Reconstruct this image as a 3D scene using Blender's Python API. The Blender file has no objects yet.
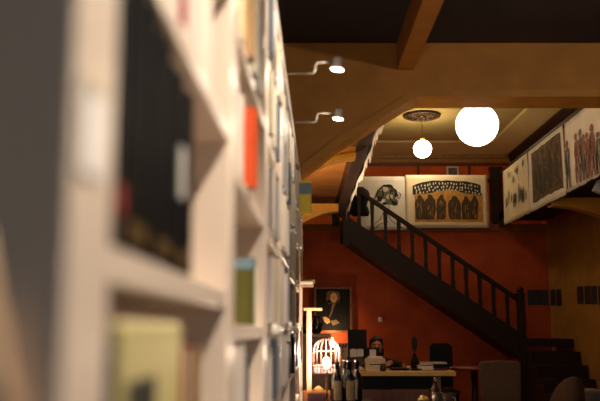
import bpy, math, random
from mathutils import Vector, Matrix
C = bpy.context.scene.collection
R = math.radians
F = 833.0; CAMZ = 1.25; PITCH = math.atan(129.5/833.0)
ST, CT = math.sin(PITCH), math.cos(PITCH)

def at(px, py, Y):
    """point on the ray of a photo pixel at depth Y (metres in front of the camera)"""
    u = (px-300.0)/F; v = (200.5-py)/F
    d = Vector((u, CT-v*ST, ST+v*CT))
    d *= Y/d.y
    return Vector((d.x, Y, CAMZ+d.z))

# ------------------------------------------------------------------ materials
def lin(c):
    return tuple(((x/255.0)/12.92 if x <= 10 else ((x/255.0+0.055)/1.055)**2.4) for x in c)
MATS = {}
def mat(name, rgb, rough=0.6, var=0.15, scale=8.0, bump=0.0, metal=0.0, rgb2=None, spec=0.5, stretch=None, coat=0.0, trans=0.0):
    if name in MATS: return MATS[name]
    m = bpy.data.materials.new(name); m.use_nodes = True
    nt = m.node_tree; b = nt.nodes['Principled BSDF']
    c = lin(rgb)
    b.inputs['Roughness'].default_value = rough; b.inputs['Metallic'].default_value = metal
    b.inputs['Specular IOR Level'].default_value = spec
    b.inputs['Coat Weight'].default_value = coat
    b.inputs['Transmission Weight'].default_value = trans
    tc = nt.nodes.new('ShaderNodeTexCoord'); mp = nt.nodes.new('ShaderNodeMapping')
    if stretch: mp.inputs['Scale'].default_value = stretch
    nz = nt.nodes.new('ShaderNodeTexNoise'); nz.inputs['Scale'].default_value = scale; nz.inputs['Detail'].default_value = 6
    rp = nt.nodes.new('ShaderNodeValToRGB')
    c2 = lin(rgb2) if rgb2 else tuple(x*(1-var) for x in c)
    c1 = c if rgb2 else tuple(min(1, x*(1+var*0.6)) for x in c)
    rp.color_ramp.elements[0].position = 0.32; rp.color_ramp.elements[1].position = 0.68
    rp.color_ramp.elements[0].color = (*c2, 1); rp.color_ramp.elements[1].color = (*c1, 1)
    L = nt.links.new
    L(tc.outputs['Object'], mp.inputs['Vector']); L(mp.outputs['Vector'], nz.inputs['Vector'])
    L(nz.outputs['Fac'], rp.inputs['Fac']); L(rp.outputs['Color'], b.inputs['Base Color'])
    if bump:
        bp = nt.nodes.new('ShaderNodeBump'); bp.inputs['Strength'].default_value = bump; bp.inputs['Distance'].default_value = 0.02
        L(nz.outputs['Fac'], bp.inputs['Height']); L(bp.outputs['Normal'], b.inputs['Normal'])
    MATS[name] = m
    return m
def emit(name, rgb, strength):
    if name in MATS: return MATS[name]
    m = bpy.data.materials.new(name); m.use_nodes = True
    b = m.node_tree.nodes['Principled BSDF']
    b.inputs['Base Color'].default_value = (0.9, 0.9, 0.9, 1)
    b.inputs['Emission Color'].default_value = (*lin(rgb), 1); b.inputs['Emission Strength'].default_value = strength
    MATS[name] = m
    return m
def glass(name, rgb, rough=0.05):
    m = mat(name, rgb, rough, trans=1.0, var=0.02); return m

# ------------------------------------------------------------------ mesh builder
class MB:
    def __init__(s): s.v = []; s.f = []; s.m = []; s.s = []
    def add(s, vs, fs, mi=0, smooth=False):
        o = len(s.v); s.v += [tuple(v) for v in vs]
        for f in fs: s.f.append([o+i for i in f]); s.m.append(mi); s.s.append(smooth)
        return s
    def box(s, x0, x1, y0, y1, z0, z1, mi=0, M=None):
        vs = [Vector((x, y, z)) for z in (z0, z1) for y in (y0, y1) for x in (x0, x1)]
        if M is not None: vs = [M @ v for v in vs]
        return s.add(vs, [(0,2,3,1),(4,5,7,6),(0,1,5,4),(2,6,7,3),(0,4,6,2),(1,3,7,5)], mi)
    def prism(s, pts, vec, mi=0):
        n = len(pts); vec = Vector(vec); a = [Vector(p) for p in pts]; b = [p+vec for p in a]
        fs = [list(range(n))[::-1], list(range(n, 2*n))]
        for i in range(n): j = (i+1) % n; fs.append((i, j, n+j, n+i))
        return s.add(a+b, fs, mi)
    def tube(s, path, r, n=10, mi=0, caps=True, sq=False):
        path = [Vector(p) for p in path]; rs = r if isinstance(r, (list, tuple)) else [r]*len(path)
        vs = []; fs = []; up = None
        for i, p in enumerate(path):
            a = path[max(i-1, 0)]; b = path[min(i+1, len(path)-1)]; t = (b-a).normalized()
            if up is None:
                up = Vector((0, 0, 1)) if abs(t.z) < 0.9 else Vector((0, 1, 0))
            e = t.cross(up).normalized(); up2 = e.cross(t).normalized(); up = up2
            for k in range(n):
                A = 2*math.pi*k/n + (math.pi/4 if sq else 0)
                vs.append(p+(e*math.cos(A)+up2*math.sin(A))*rs[i])
        for i in range(len(path)-1):
            for k in range(n):
                k2 = (k+1) % n; fs.append((i*n+k, i*n+k2, (i+1)*n+k2, (i+1)*n+k))
        s.add(vs, fs, mi, not sq)
        if caps:
            s.add(vs[:n], [list(range(n))[::-1]], mi); s.add(vs[-n:], [list(range(n))], mi)
        return s
    def lathe(s, prof, c=(0,0,0), n=24, mi=0, M=None):
        vs = []; fs = []; c = Vector(c)
        for r, z in prof:
            for k in range(n):
                A = 2*math.pi*k/n; p = Vector((r*math.cos(A), r*math.sin(A), z))
                vs.append((M @ p if M is not None else p)+c)
        for i in range(len(prof)-1):
            for k in range(n):
                k2 = (k+1) % n; fs.append((i*n+k, i*n+k2, (i+1)*n+k2, (i+1)*n+k))
        s.add(vs, fs, mi, True)
        if prof[0][0] > 1e-4: s.add(vs[:n], [list(range(n))[::-1]], mi)
        if prof[-1][0] > 1e-4: s.add(vs[-n:], [list(range(n))], mi)
        return s
    def ball(s, c, r, nu=20, nv=12, mi=0, M=None):
        if not isinstance(r, (tuple, list)): r = (r, r, r)
        c = Vector(c); vs = []; fs = []
        for j in range(nv+1):
            th = math.pi*j/nv
            for k in range(nu):
                A = 2*math.pi*k/nu
                p = Vector((r[0]*math.sin(th)*math.cos(A), r[1]*math.sin(th)*math.sin(A), -r[2]*math.cos(th)))
                vs.append((M @ p if M is not None else p)+c)
        for j in range(nv):
            for k in range(nu):
                k2 = (k+1) % nu; fs.append((j*nu+k, j*nu+k2, (j+1)*nu+k2, (j+1)*nu+k))
        return s.add(vs, fs, mi, True)
    def capsule(s, p0, p1, r0, r1, n=14, mi=0):
        s.tube([p0, p1], [r0, r1], n, mi); s.ball(p0, r0, n, 8, mi); s.ball(p1, r1, n, 8, mi); return s
    def strip(s, pairs, mi=0):
        vs = []; fs = []
        for a, b in pairs: vs += [a, b]
        for i in range(len(pairs)-1): fs.append((2*i, 2*i+1, 2*i+3, 2*i+2))
        return s.add(vs, fs, mi)
    def build(s, name, mats, parent=None, bevel=0.0, solid=0.0, loc=None, rz=None):
        me = bpy.data.meshes.new(name); me.from_pydata(s.v, [], s.f)
        for m in (mats if isinstance(mats, (list, tuple)) else [mats]): me.materials.append(m)
        me.polygons.foreach_set('material_index', s.m); me.polygons.foreach_set('use_smooth', s.s)
        me.update()
        import bmesh
        bm = bmesh.new(); bm.from_mesh(me)
        bmesh.ops.remove_doubles(bm, verts=bm.verts, dist=1e-6)
        bmesh.ops.recalc_face_normals(bm, faces=bm.faces); bm.to_mesh(me); bm.free()
        o = bpy.data.objects.new(name, me); C.objects.link(o)
        if parent is not None: o.parent = parent
        if loc is not None: o.location = loc
        if rz is not None: o.rotation_euler = (0, 0, rz)
        if bevel:
            b = o.modifiers.new('bevel', 'BEVEL'); b.width = bevel; b.segments = 2; b.limit_method = 'ANGLE'
        if solid:
            b = o.modifiers.new('solid', 'SOLIDIFY'); b.thickness = solid; b.offset = -1
        return o

def tag(o, label, cat, group=None):
    o['label'] = label; o['category'] = cat
    if group: o['group'] = group
    return o
def thing(name, label, cat, loc=(0,0,0), rz=0.0, group=None):
    o = bpy.data.objects.new(name, None); C.objects.link(o)
    o.empty_display_size = 0.1
    o.location = loc; o.rotation_euler = (0, 0, rz)
    return tag(o, label, cat, group)
def struct(o):
    o['kind'] = 'structure'; return o
def copy_tree(o, parent=None):
    c = o.copy(); C.objects.link(c); c.parent = parent
    for ch in [x for x in bpy.data.objects if x.parent == o]: copy_tree(ch, c)
    return c

# palette of the place
red_wall = mat('red_plaster', (182, 76, 18), 0.75, 0.22, 3.0, 0.15, rgb2=(156, 58, 13))
ochre_wall = mat('ochre_plaster', (168, 122, 44), 0.75, 0.2, 3.0, 0.15, rgb2=(145, 102, 36))
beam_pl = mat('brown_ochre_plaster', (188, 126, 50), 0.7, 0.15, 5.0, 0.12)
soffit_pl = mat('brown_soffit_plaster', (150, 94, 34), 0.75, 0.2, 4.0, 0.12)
ochre_wood = mat('ochre_painted_wood', (208, 150, 40), 0.5, 0.15, 6.0, 0.05)
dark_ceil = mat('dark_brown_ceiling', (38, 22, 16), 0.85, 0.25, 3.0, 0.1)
upper_ceil = mat('cream_ceiling', (214, 192, 122), 0.8, 0.1, 2.5, 0.05)
cove_m = mat('pale_cove', (226, 204, 140), 0.7, 0.06, 3.0)
floor_m = mat('dark_wood_floor', (46, 30, 21), 0.4, 0.3, 6.0, 0.05, stretch=(1, 8, 1))
dark_wood = mat('dark_stair_wood', (40, 24, 17), 0.5, 0.3, 9.0, 0.05, stretch=(1, 1, 6), spec=.25)
brown_wood = mat('brown_wood', (104, 60, 32), 0.45, 0.3, 9.0, 0.05, stretch=(6, 6, 1))
gold_trim = mat('gilt_trim', (168, 126, 62), 0.5, 0.3, 20.0, 0.1)
white_paint = mat('white_shelf_paint', (226, 208, 190), 0.35, 0.05, 6.0, 0.02)
black_m = mat('black_satin', (13, 12, 12), 0.6, 0.2, 10, spec=.2)
white_metal = mat('white_metal', (225, 215, 205), 0.35, 0.05, 6)
paper_cream = mat('cream_paper', (222, 206, 172), 0.8, 0.07, 4.0, 0.05)
paper_white = mat('white_paper', (226, 220, 208), 0.8, 0.07, 4.0, 0.05)
page_m = mat('page_block', (222, 208, 176), 0.85, 0.1, 60.0, 0.0, stretch=(1, 40, 1))

# ------------------------------------------------------------------ setting
zt_f = at(300, 43, 6.12).z
XR = 4.17; YB = 14.0; YU = 16.1; ZC = 4.78; XL = -0.66; Y0 = -2.6
WX0, WX1, WY0 = 0.66, 3.36, 6.3            # the open well in the gallery floor
GZ = 2.98                                   # underside of the gallery edge
struct(MB().box(XL-.2, XR+.2, Y0, YU+.2, -.1, 0).build('floor', floor_m))
struct(MB().box(XL, XR, YB, YB+.18, 0, 2.9).build('wall_back', red_wall))
struct(MB().box(XL-.2, XR+.2, YU, YU+.18, 2.9, ZC+.1).build('wall_upper', mat('red_plaster_upper', (214, 98, 26), .7, .2, 3.0, .1)))  # same red plaster, its colour lightened to carry the light up here
struct(MB().box(XL-.2, XR+.2, WY0-.14, WY0-.04, zt_f+.1, ZC).build('wall_upper_front', red_wall))
struct(MB().box(XR, XR+.2, Y0, YU, 0, GZ).build('wall_right', ochre_wall))
struct(MB().box(XR, XR+.2, Y0, YU, GZ, ZC+.1).build('wall_upper_right', red_wall))
struct(MB().box(XL-.2, XL, Y0, YU, 0, ZC+.1).build('wall_left', ochre_wall))
struct(MB().box(XL-.2, XR+.2, WY0-.25, YU+.2, ZC, ZC+.12).build('ceiling', upper_ceil))
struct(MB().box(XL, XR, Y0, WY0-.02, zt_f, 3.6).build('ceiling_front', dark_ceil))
# lowered cove round the upper ceiling
mb = MB()
mb.prism([(XL, YU, ZC), (XL, YU-.75, ZC), (XL, YU-.72, ZC-.03), (XL, YU-.12, ZC-.13), (XL, YU, ZC-.13)], (XR-XL, 0, 0))
mb.prism([(XR, WY0, ZC), (XR-.55, WY0, ZC), (XR-.52, WY0, ZC-.03), (XR-.12, WY0, ZC-.13), (XR, WY0, ZC-.13)], (0, YU-WY0-.1, 0))
struct(mb.build('trim_1', cove_m))
mb = MB(); z = ZC-.13
mb.box(XL, XR, YU-.10, YU, z-.07, z-.001)
mb.box(XL, XR, YU-.05, YU, z-.15, z-.07)
for i in range(70): mb.box(.2+i*.056, .2+i*.056+.03, YU-.12, YU-.10, z-.065, z-.015)
struct(mb.build('trim_2', gold_trim))
mb = MB()
mb.prism([(XR, WY0, z), (XR-.10, WY0, z), (XR-.10, WY0, z-.05), (XR-.05, WY0, z-.14), (XR, WY0, z-.14)], (0, YU-WY0-.11, 0))
struct(mb.build('trim_3', dark_wood))
mb = MB(); mb.box(XL, XR, YU-.03, YU, 4.44, 4.49)
for x in (1.2, 2.3, 3.3): mb.box(x, x+.05, YU-.025, YU, 3.1, 4.44)
struct(mb.build('trim_4', mat('red_wood_panel_trim', (112, 46, 26), 0.5, 0.2, 6.0)))

# big cross beam with its curved haunch at the left
yb0, yb1 = 6.12, 6.42
zb = at(300, 97, yb0).z; zt = at(300, 43, yb0).z; zl = at(300, 90, yb0).z
hx = [(430, 95), (420, 97), (408, 102), (392, 112), (374, 123), (355, 135), (338, 145), (318, 161), (306, 170), (290, 184), (262, 205)]
pts = [at(p, q, yb0) for p, q in hx]
poly = [Vector((XR, yb0, zb)), Vector((pts[0].x, yb0, zb))] + pts[1:] + [Vector((XL, yb0, pts[-1].z)), Vector((XL, yb0, zt)), Vector((XR, yb0, zt))]
struct(MB().prism(poly, (0, yb1-yb0, 0)).build('trim_5', beam_pl))
# moulded lip along the lower edge of beam and haunch
mb = MB(); lip = [Vector((XR, 0, zb)), Vector((pts[0].x+.02, 0, zb))] + pts[1:]
outer = []
for i, p in enumerate(lip):
    a = lip[max(i-1, 0)]; b = lip[min(i+1, len(lip)-1)]; d = b-a; n_ = Vector((-d.z, 0, d.x)).normalized()
    if n_.z < 0: n_ = -n_
    outer.append((Vector((p.x, 0, p.z))-n_*.004, Vector((p.x, 0, p.z))+n_*.05))
vs = []; fs = []
for a, b in outer: vs += [Vector((a.x, yb0-.03, a.z)), Vector((b.x, yb0-.03, b.z)), Vector((b.x, yb1+.01, b.z)), Vector((a.x, yb1+.01, a.z))]
for i in range(len(outer)-1):
    for k in range(4): fs.append((i*4+k, i*4+(k+1) % 4, i*4+4+(k+1) % 4, i*4+4+k))
fs += [[0, 1, 2, 3], [len(vs)-1, len(vs)-2, len(vs)-3, len(vs)-4]]; mb.add(vs, fs)
struct(mb.build('trim_6', mat('ochre_lip', (190, 130, 44), 0.6, 0.12, 6)))
# front ceiling beam running in depth
xa, xb2 = at(397, 70, 6.12).x, at(414, 70, 6.12).x; zbm = at(405, 70, 6.12).z
struct(MB().box(xa, xb2, Y0, yb0-.001, zbm, zt_f).build('trim_7', mat('ochre_beam', (168, 104, 26), 0.6, 0.15, 6), bevel=.006))
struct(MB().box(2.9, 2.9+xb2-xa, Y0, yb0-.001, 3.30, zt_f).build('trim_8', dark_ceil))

# gallery floors around the well
sof = GZ+.20
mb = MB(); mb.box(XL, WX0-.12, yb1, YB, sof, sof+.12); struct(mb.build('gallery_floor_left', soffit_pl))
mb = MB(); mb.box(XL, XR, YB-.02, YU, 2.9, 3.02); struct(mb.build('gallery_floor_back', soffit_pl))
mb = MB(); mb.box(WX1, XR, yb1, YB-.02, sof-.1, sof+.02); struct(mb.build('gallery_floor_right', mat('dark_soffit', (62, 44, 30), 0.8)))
struct(MB().box(WX0-.12, WX0, yb1, YB-1.15, GZ, sof+.12).build('gallery_beam_left', dark_wood))
struct(MB().box(WX0-.12, WX0, YB-.22, YB-.02, GZ, sof+.12).build('gallery_beam_corner', dark_wood))
struct(MB().box(WX1, WX1+.1, yb1, YB-.02, GZ, sof+.02).build('gallery_beam_right', dark_wood))
struct(MB().box(WX0, WX1, YB-.06, YB-.02, 2.9, 3.04).build('gallery_beam_back', mat('red_beam', (120, 48, 26), .6)))
def bracket(x_tip, x_wall, y0, ztop, drop, name='gallery_bracket', m=ochre_wood):
    n = 12; top = []; low = []
    for i in range(n+1):
        t = i/n; x = x_tip+(x_wall-x_tip)*t
        low.append(Vector((x, y0, ztop-.10-drop*(t**1.9))))
    p = [Vector((x_tip, y0, ztop)), Vector((x_wall, y0, ztop))] + low[::-1]
    mb = MB().prism(p, (0, .16, 0))
    # raised moulding on the face's lower edge
    for a, b in zip(low[:-1], low[1:]):
        mb.prism([a+Vector((0,-.02,-.012)), b+Vector((0,-.02,-.012)), b+Vector((0,-.02,.035)), a+Vector((0,-.02,.035))], (0, .20, 0))
    return struct(mb.build(name, m))
bracket(WX0-.12, XL, 11.6, GZ+.03, .9); bracket(WX0-.12, XL, 7.9, GZ+.03, .9)
bracket(WX1, XR, 11.0, GZ+.02, .2); bracket(WX1, XR, 7.5, GZ+.02, .2)
# posts of the gallery railing
mb = MB(); mb.box(WX1-.12, WX1+.08, YB-.06, YB+.06, 3.02, 3.95); mb.box(WX1-.13, WX1+.09, YB-.07, YB+.07, 3.95, 4.0)
struct(mb.build('gallery_railing_post', dark_wood))
struct(MB().box(WX1+.01, WX1+.05, yb1, YB-.10, 3.84, 3.9).build('gallery_railing_right', dark_wood))
struct(MB().box(WX0, WX1-.02, YB-.01, YB+.03, 3.74, 3.8).build('gallery_railing_back', dark_wood))

# ------------------------------------------------------------------ staircase
SY0, SY1 = 12.86, 13.78
st = thing('staircase', 'dark wooden staircase climbing left along the red back wall to the gallery', 'staircase', (3.42, SY0, 0))
off = Vector((3.42, SY0, 0))
def SL(x, y, z): return Vector((x, y, z))-off
x_top, z_top = at(346, 222, SY0).x, 3.0
x_bot = at(521, 300, SY0).x; slope = .685
zs = lambda x: z_top-(x-x_top)*slope
nst = 11; run = (x_bot-x_top)/nst
for yy, nm in ((SY0, 'stringer'), (SY1-.05, 'stringer')):
    p = [SL(x_top-.05, yy, zs(x_top-.05)+.02), SL(x_bot+.03, yy, zs(x_bot+.03)+.02), SL(x_bot+.03, yy, zs(x_bot+.03)-.36), SL(x_top-.05, yy, zs(x_top-.05)-.36)]
    MB().prism(p, (0, .05, 0)).build(nm, dark_wood, st)
for i in range(nst):
    xr = x_top+i*run; zz = zs(xr+run)+.0
    b = MB(); a0 = SL(xr-.02, SY0+.05, zz-.04); a1 = SL(xr+run+.0, SY1-.05, zz)
    b.box(a0.x, a1.x, a0.y, a1.y, a0.z, a1.z).build('tread', dark_wood, st, bevel=.006)
for i in range(nst):
    xr = x_top+i*run; zz = zs(xr+run); a0 = SL(xr+run-.012, SY0+.05, zz-run*slope); a1 = SL(xr+run+.006, SY1-.05, zz-.041)
    MB().box(a0.x, a1.x, a0.y, a1.y, a0.z, a1.z).build('riser', dark_wood, st)
p = [SL(x_top, SY0+.05, zs(x_top)-.34), SL(x_bot, SY0+.05, zs(x_bot)-.34), SL(x_bot, SY0+.05, zs(x_bot)-.36), SL(x_top, SY0+.05, zs(x_top)-.36)]
MB().prism(p, (0, SY1-SY0-.10, 0)).build('underside', dark_wood, st)
# lower landing and the steps that come forward from it
zl0 = zs(x_bot)-.05
a0 = SL(x_bot-.02, SY0-.02, zl0-.12); a1 = SL(XR-.01, SY1, zl0)
MB().box(a0.x, a1.x, a0.y, a1.y, a0.z, a1.z).build('landing', dark_wood, st, bevel=.006)
for i in range(5):
    zz = zl0-(i+1)*zl0/6.0; y1 = SY0-.02-i*.29
    a0 = SL(x_bot+.02+.0, y1-.30, 0); a1 = SL(XR-.01, y1+.02, zz)
    MB().box(a0.x, a1.x, a0.y, a1.y, a0.z, a1.z).build('step', dark_wood, st, bevel=.006)
def newel(x, y, z0, z1):
    b = MB(); p = SL(x, y, 0); h = .055
    b.box(p.x-h, p.x+h, p.y-h, p.y+h, z0, z1)
    b.box(p.x-h-.015, p.x+h+.015, p.y-h-.015, p.y+h+.015, z1, z1+.03)
    b.ball((p.x, p.y, z1+.075), .055, 14, 8)
    return b.build('newel_post', dark_wood, st, bevel=.004)
newel(x_bot, SY0+.03, 0.0, at(521, 291, SY0).z-.06); newel(x_top, SY0+.03, zs(x_top)-.45, at(346, 184, SY0).z-.06)
ra, rb = at(350, 182.5, SY0), at(520, 298, SY0)
rail_z = lambda x: ra.z+(rb.z-ra.z)*(x-ra.x)/(rb.x-ra.x)
d = Vector((ra.x-rb.x, 0, ra.z-rb.z)); un = Vector((-d.z, 0, d.x)).normalized()
if un.z < 0: un = -un
p = [SL(ra.x, SY0-.01, ra.z), SL(rb.x, SY0-.01, rb.z), SL(rb.x, SY0-.01, rb.z)-un*.065, SL(ra.x, SY0-.01, ra.z)-un*.065]
MB().prism(p, (0, .08, 0)).build('handrail', dark_wood, st, bevel=.01)
nb = 12
for i in range(nb):
    x = x_top+(i+1)*(x_bot-x_top)/(nb+1); q = SL(x, SY0+.03, 0); z0 = zs(x)+.0; z1 = rail_z(x)-.05
    b = MB(); hh = z1-z0
    for (t0, t1, w0, w1) in ((0, .2, .032, .032), (.2, .3, .032, .022), (.3, .7, .022, .03), (.7, .8, .03, .032), (.8, 1, .032, .032)):
        b.tube([(q.x, q.y, z0+hh*t0), (q.x, q.y, z0+hh*t1)], [w0*1.3, w1*1.3], 4, 0, True, True)
    b.build('baluster', dark_wood, st)
# dark coat over the top newel
mb = MB(); cp = at(360.5, 199, SY0)
cx, cz = cp.x, cp.z
rows = []
for j in range(9):
    t = j/8; zz = cz+.25-.47*t; w = (.08, .13, .15, .155, .16, .155, .16, .15, .12)[j]; dd = (.05, .08, .09, .09, .08, .08, .07, .07, .05)[j]
    rows.append([Vector((cx+.02*math.sin(j)+w*math.cos(a)*(1+.08*math.sin(5*a+j)), SY0+.36+dd*math.sin(a), zz)) for a in [2*math.pi*k/20 for k in range(20)]])
vs = [v for r in rows for v in r]; fs = []
for j in range(8):
    for k in range(20): fs.append((j*20+k, j*20+(k+1) % 20, (j+1)*20+(k+1) % 20, (j+1)*20+k))
fs.append(list(range(20))); fs.append([160+k for k in range(20)][::-1])
mb.add(vs, fs, 0, True)
coat = thing('coat', 'black coat heaped on the top steps behind the handrail of the dark staircase', 'coat', (cx, SY0+.36, cz-.2))
def rel(mb, o):
    mb.v = [tuple(Vector(v)-o.location) for v in mb.v]; return mb
rel(mb, coat).build('body', mat('black_cloth', (20, 18, 19), .85, .3, 20), coat)
mb = MB(); mb.tube([(cx-.10, SY0+.3, cz+.12), (cx-.14, SY0+.3, cz-.05), (cx-.13, SY0+.3, cz-.2)], [.05, .055, .04], 10)
rel(mb, coat).build('sleeve', MATS['black_cloth'], coat)

# ------------------------------------------------------------------ banners
ink = mat('black_ink', (30, 28, 26), .8, .3, 30); ink_g = mat('grey_green_ink', (96, 98, 80), .8, .3, 30); ink_r = mat('red_brown_ink', (122, 62, 58), .8, .3, 30)
ochre_ink = mat('ochre_ink', (196, 146, 62), .8, .2, 14, rgb2=(164, 112, 40)); brown_ink = mat('dark_brown_print', (116, 90, 50), .8, .4, 7, rgb2=(40, 31, 20))
brown_hi = mat('brown_print_light', (140, 112, 68), .8, .3, 16)
pale_ink = mat('pale_faces', (200, 190, 165), .8, .15, 30)
class Sheet:
    """a hanging sheet: origin = top-left, a along the width, b downwards"""
    def __init__(s, o, ax, n, w, h, seed=1, amp=.008, dn=Vector((0, 0, -1))):
        s.o, s.ax, s.n, s.w, s.h, s.amp, s.dn = Vector(o), Vector(ax).normalized(), Vector(n).normalized(), w, h, amp, dn
        s.r = random.Random(seed); s.ph = s.r.random()*6
    def P(s, a, b, off=0):
        wv = s.amp*math.sin(a*5.5+s.ph)*(0.3+b/s.h*0.7)+s.amp*.5*math.sin(b*4+s.ph*2+a*2)
        return s.o+s.ax*a+s.dn*b+s.n*(wv+off)
    def mesh(s, ragged=0.0, nu=28, nv=12):
        mb = MB(); vs = []; fs = []
        for j in range(nv+1):
            for i in range(nu+1):
                b = s.h*j/nv
                if ragged and j == nv: b += s.r.uniform(-ragged, ragged)
                vs.append(s.P(s.w*i/nu, b))
        for j in range(nv):
            for i in range(nu): k = j*(nu+1)+i; fs.append((k, k+1, k+nu+2, k+nu+1))
        return mb.add(vs, fs, 0, True)
    def blob(s, mb, cx, cy, rx, ry, mi, n=10, jit=.2, off=.006):
        pts = [s.P(cx+rx*math.cos(2*math.pi*k/n)*(1+s.r.uniform(-jit, jit)), cy+ry*math.sin(2*math.pi*k/n)*(1+s.r.uniform(-jit, jit)), off) for k in range(n)]
        c = s.P(cx, cy, off); mb.add([c]+pts, [(0, 1+k, 1+(k+1) % n) for k in range(n)], mi)
    def stroke(s, mb, pts, w, mi, off=.007):
        pr = []
        for i, (a, b) in enumerate(pts):
            a0, b0 = pts[max(0, i-1)]; a1, b1 = pts[min(len(pts)-1, i+1)]
            L = math.hypot(a1-a0, b1-b0) or 1; nx, ny = -(b1-b0)/L, (a1-a0)/L
            ww = w*(.5 if i in (0, len(pts)-1) else 1)*s.r.uniform(.7, 1.2)/2
            pr.append((s.P(a+nx*ww, b+ny*ww, off), s.P(a-nx*ww, b-ny*ww, off)))
        mb.strip(pr, mi)
    def figure(s, mb, cx, by, h, w, mi, off=.007, legs=True):
        r = s.r
        if legs: s.blob(mb, cx+r.uniform(-.1, .1)*w, by-h*.92, w*.26, h*.075, mi, 8, .12, off)
        prof = [(.85, .2), (.78, .75), (.62, .9), (.45, .8), (.3, .85)] + ([(.28, .8)] if legs else [(.12, .9), (0, .95)])
        if not legs: prof = [(1.0, .2), (.94, .42), (.86, .48), (.8, .78), (.65, .98), (.4, .98), (.15, .9), (0, .85)]
        s.wob = r.uniform(-.1, .1)
        s.strip2(mb, [(cx+(s.wob*(1-t)+r.uniform(-.06, .06))*w, by-h*t, w*k*.5) for t, k in prof], mi, off)
        if legs:
            for q in (-.22, .2):
                s.strip2(mb, [(cx+q*w*.9, by-h*.32, w*.2), (cx+q*w*1.2, by-h*.15, w*.14), (cx+q*w*1.3, by, w*.14)], mi, off)
    def strip2(s, mb, rows, mi, off):
        mb.strip([(s.P(c-k, b, off), s.P(c+k, b, off)) for c, b, k in rows], mi)

YBN = YB-.09
def banner(name, label, sh, m, ragged=.0, group='banners hung on the gallery railing'):
    o = thing(name, label, 'banner', sh.P(sh.w/2, sh.h))
    o['group'] = group
    rel(sh.mesh(ragged), o).build('sheet', m, o, solid=.002)
    return o
N = Vector((0, -1, 0))
# back banner, left sheet
tl, br = at(357, 176.5, YBN), at(406.5, 230, YBN)
sh = Sheet(tl, (1, 0, 0), N, br.x-tl.x, tl.z-br.z, 3, .006)
o = banner('banner', 'white banner with a black inked creature behind the top of the stairs', sh, paper_white, .012)
mb = MB()
def A(px, py): q = at(386+(px-386)*1.12, 195.5+(py-196)*1.12, YBN); return (q.x-tl.x, tl.z-q.z)
for (px, py, rx, ry, mi) in ((387, 195, .16, .115, 1), (391, 201, .10, .07, 1), (383, 190, .09, .05, 2), (389, 197, .06, .045, 2), (394, 203, .05, .04, 0), (380, 199, .04, .05, 0), (388, 187.5, .09, .025, 0), (395, 195, .03, .04, 0), (385, 203, .05, .022, 0), (391, 192, .03, .02, 0)):
    a, b = A(px, py); sh.blob(mb, a, b, rx, ry, mi, 12, .28, .005+.0006*len(mb.f)/12)
for path, w in (([(376, 199), (379, 192), (384, 187), (389, 187), (394, 191), (397, 197)], .03), ([(382, 188), (384, 195), (381, 202)], .025), ([(391, 190), (389, 197), (393, 203)], .022), ([(394, 197), (398, 199), (399, 195), (397, 193)], .018),
                ([(376, 201), (378, 206), (384, 207)], .014), ([(389, 205), (388, 213), (391, 219), (397, 223), (404, 227)], .012), ([(376, 221), (381, 217), (384, 210)], .012), ([(392, 214), (397, 219), (400, 226)], .014), ([(372, 228), (380, 222), (388, 219)], .01)):
    sh.stroke(mb, [A(*q) for q in path], w, 0, .014)
rel(mb, o).build('print', [ink, ink_g, pale_ink], o)
# back banner, right sheet with the ochre print
tl, br = at(405.5, 175, YBN-.02), at(489, 228, YBN-.02)
sh = Sheet(tl, (1, 0, 0), N, br.x-tl.x, tl.z-br.z, 5, .005)
o = banner('banner', 'cream banner with an ochre print of six dark standing figures', sh, paper_cream)
mb = MB()
def A(px, py): q = at(px, py, YBN-.02); return (q.x-tl.x, tl.z-q.z)
rows = []
for i in range(13):
    t = i/12; px = 414+68*t
    a, b0 = A(px+sh.r.uniform(-.6, .6), 190+3*abs(2*t-1)+sh.r.uniform(-.4, .4)); _, b1 = A(px, 222+sh.r.uniform(-.5, .5)); rows.append((a, b0, b1))
mb.strip([(sh.P(a, b0, .005), sh.P(a, b1, .005)) for a, b0, b1 in rows], 0)
rows = []
for i in range(15):
    t = i/14; px = 412.5+68*t; k = abs(2*t-1)**2.5
    a, b0 = A(px, 180.5+5*k+sh.r.uniform(-.5, .5)); _, b1 = A(px, 191.5+3.5*k+1.2*math.sin(t*9)+sh.r.uniform(-.5, .5)); rows.append((a, b0, b1))
mb.strip([(sh.P(a, b0, .008), sh.P(a, b1, .008)) for a, b0, b1 in rows], 1)
for row, n, y0 in ((0, 22, 183.5), (1, 21, 187), (2, 20, 190)):
    for i in range(n):
        t = (i+.5+.2*row)/n; k = abs(2*t-1)**2.5
        a, b = A(414+65*t+sh.r.uniform(-.6, .6), y0+4.4*k+sh.r.uniform(-.7, .7)); sh.blob(mb, a, b, .014*sh.r.uniform(.7, 1.1), .02*sh.r.uniform(.7, 1.25), 2, 7, .2, .011)
for px, w, hh in ((420, 9, 25), (430.5, 10.5, 25.5), (442, 8.5, 25.5), (455.5, 11.5, 24), (466.5, 8.5, 23.5), (475, 7.5, 24.5)):
    a, b = A(px, 219.5); sc = 13.9/F
    sh.figure(mb, a, b, hh*sc, w*sc*1.16, 3, .008, False)
    for q in range(13):
        x = a+sh.r.uniform(-.3, .3)*w*sc; y = b-sh.r.uniform(.1, .8)*hh*sc
        sh.stroke(mb, [(x, y), (x+sh.r.uniform(-.01, .01), y+.05), (x+sh.r.uniform(-.02, .02), y+.09)], .0065, 0 if q % 3 else 1, .011)
rel(mb, o).build('print', [ochre_ink, ink, pale_ink, mat('umber_ink', (62, 46, 26), .8, .4, 24)], o)
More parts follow.
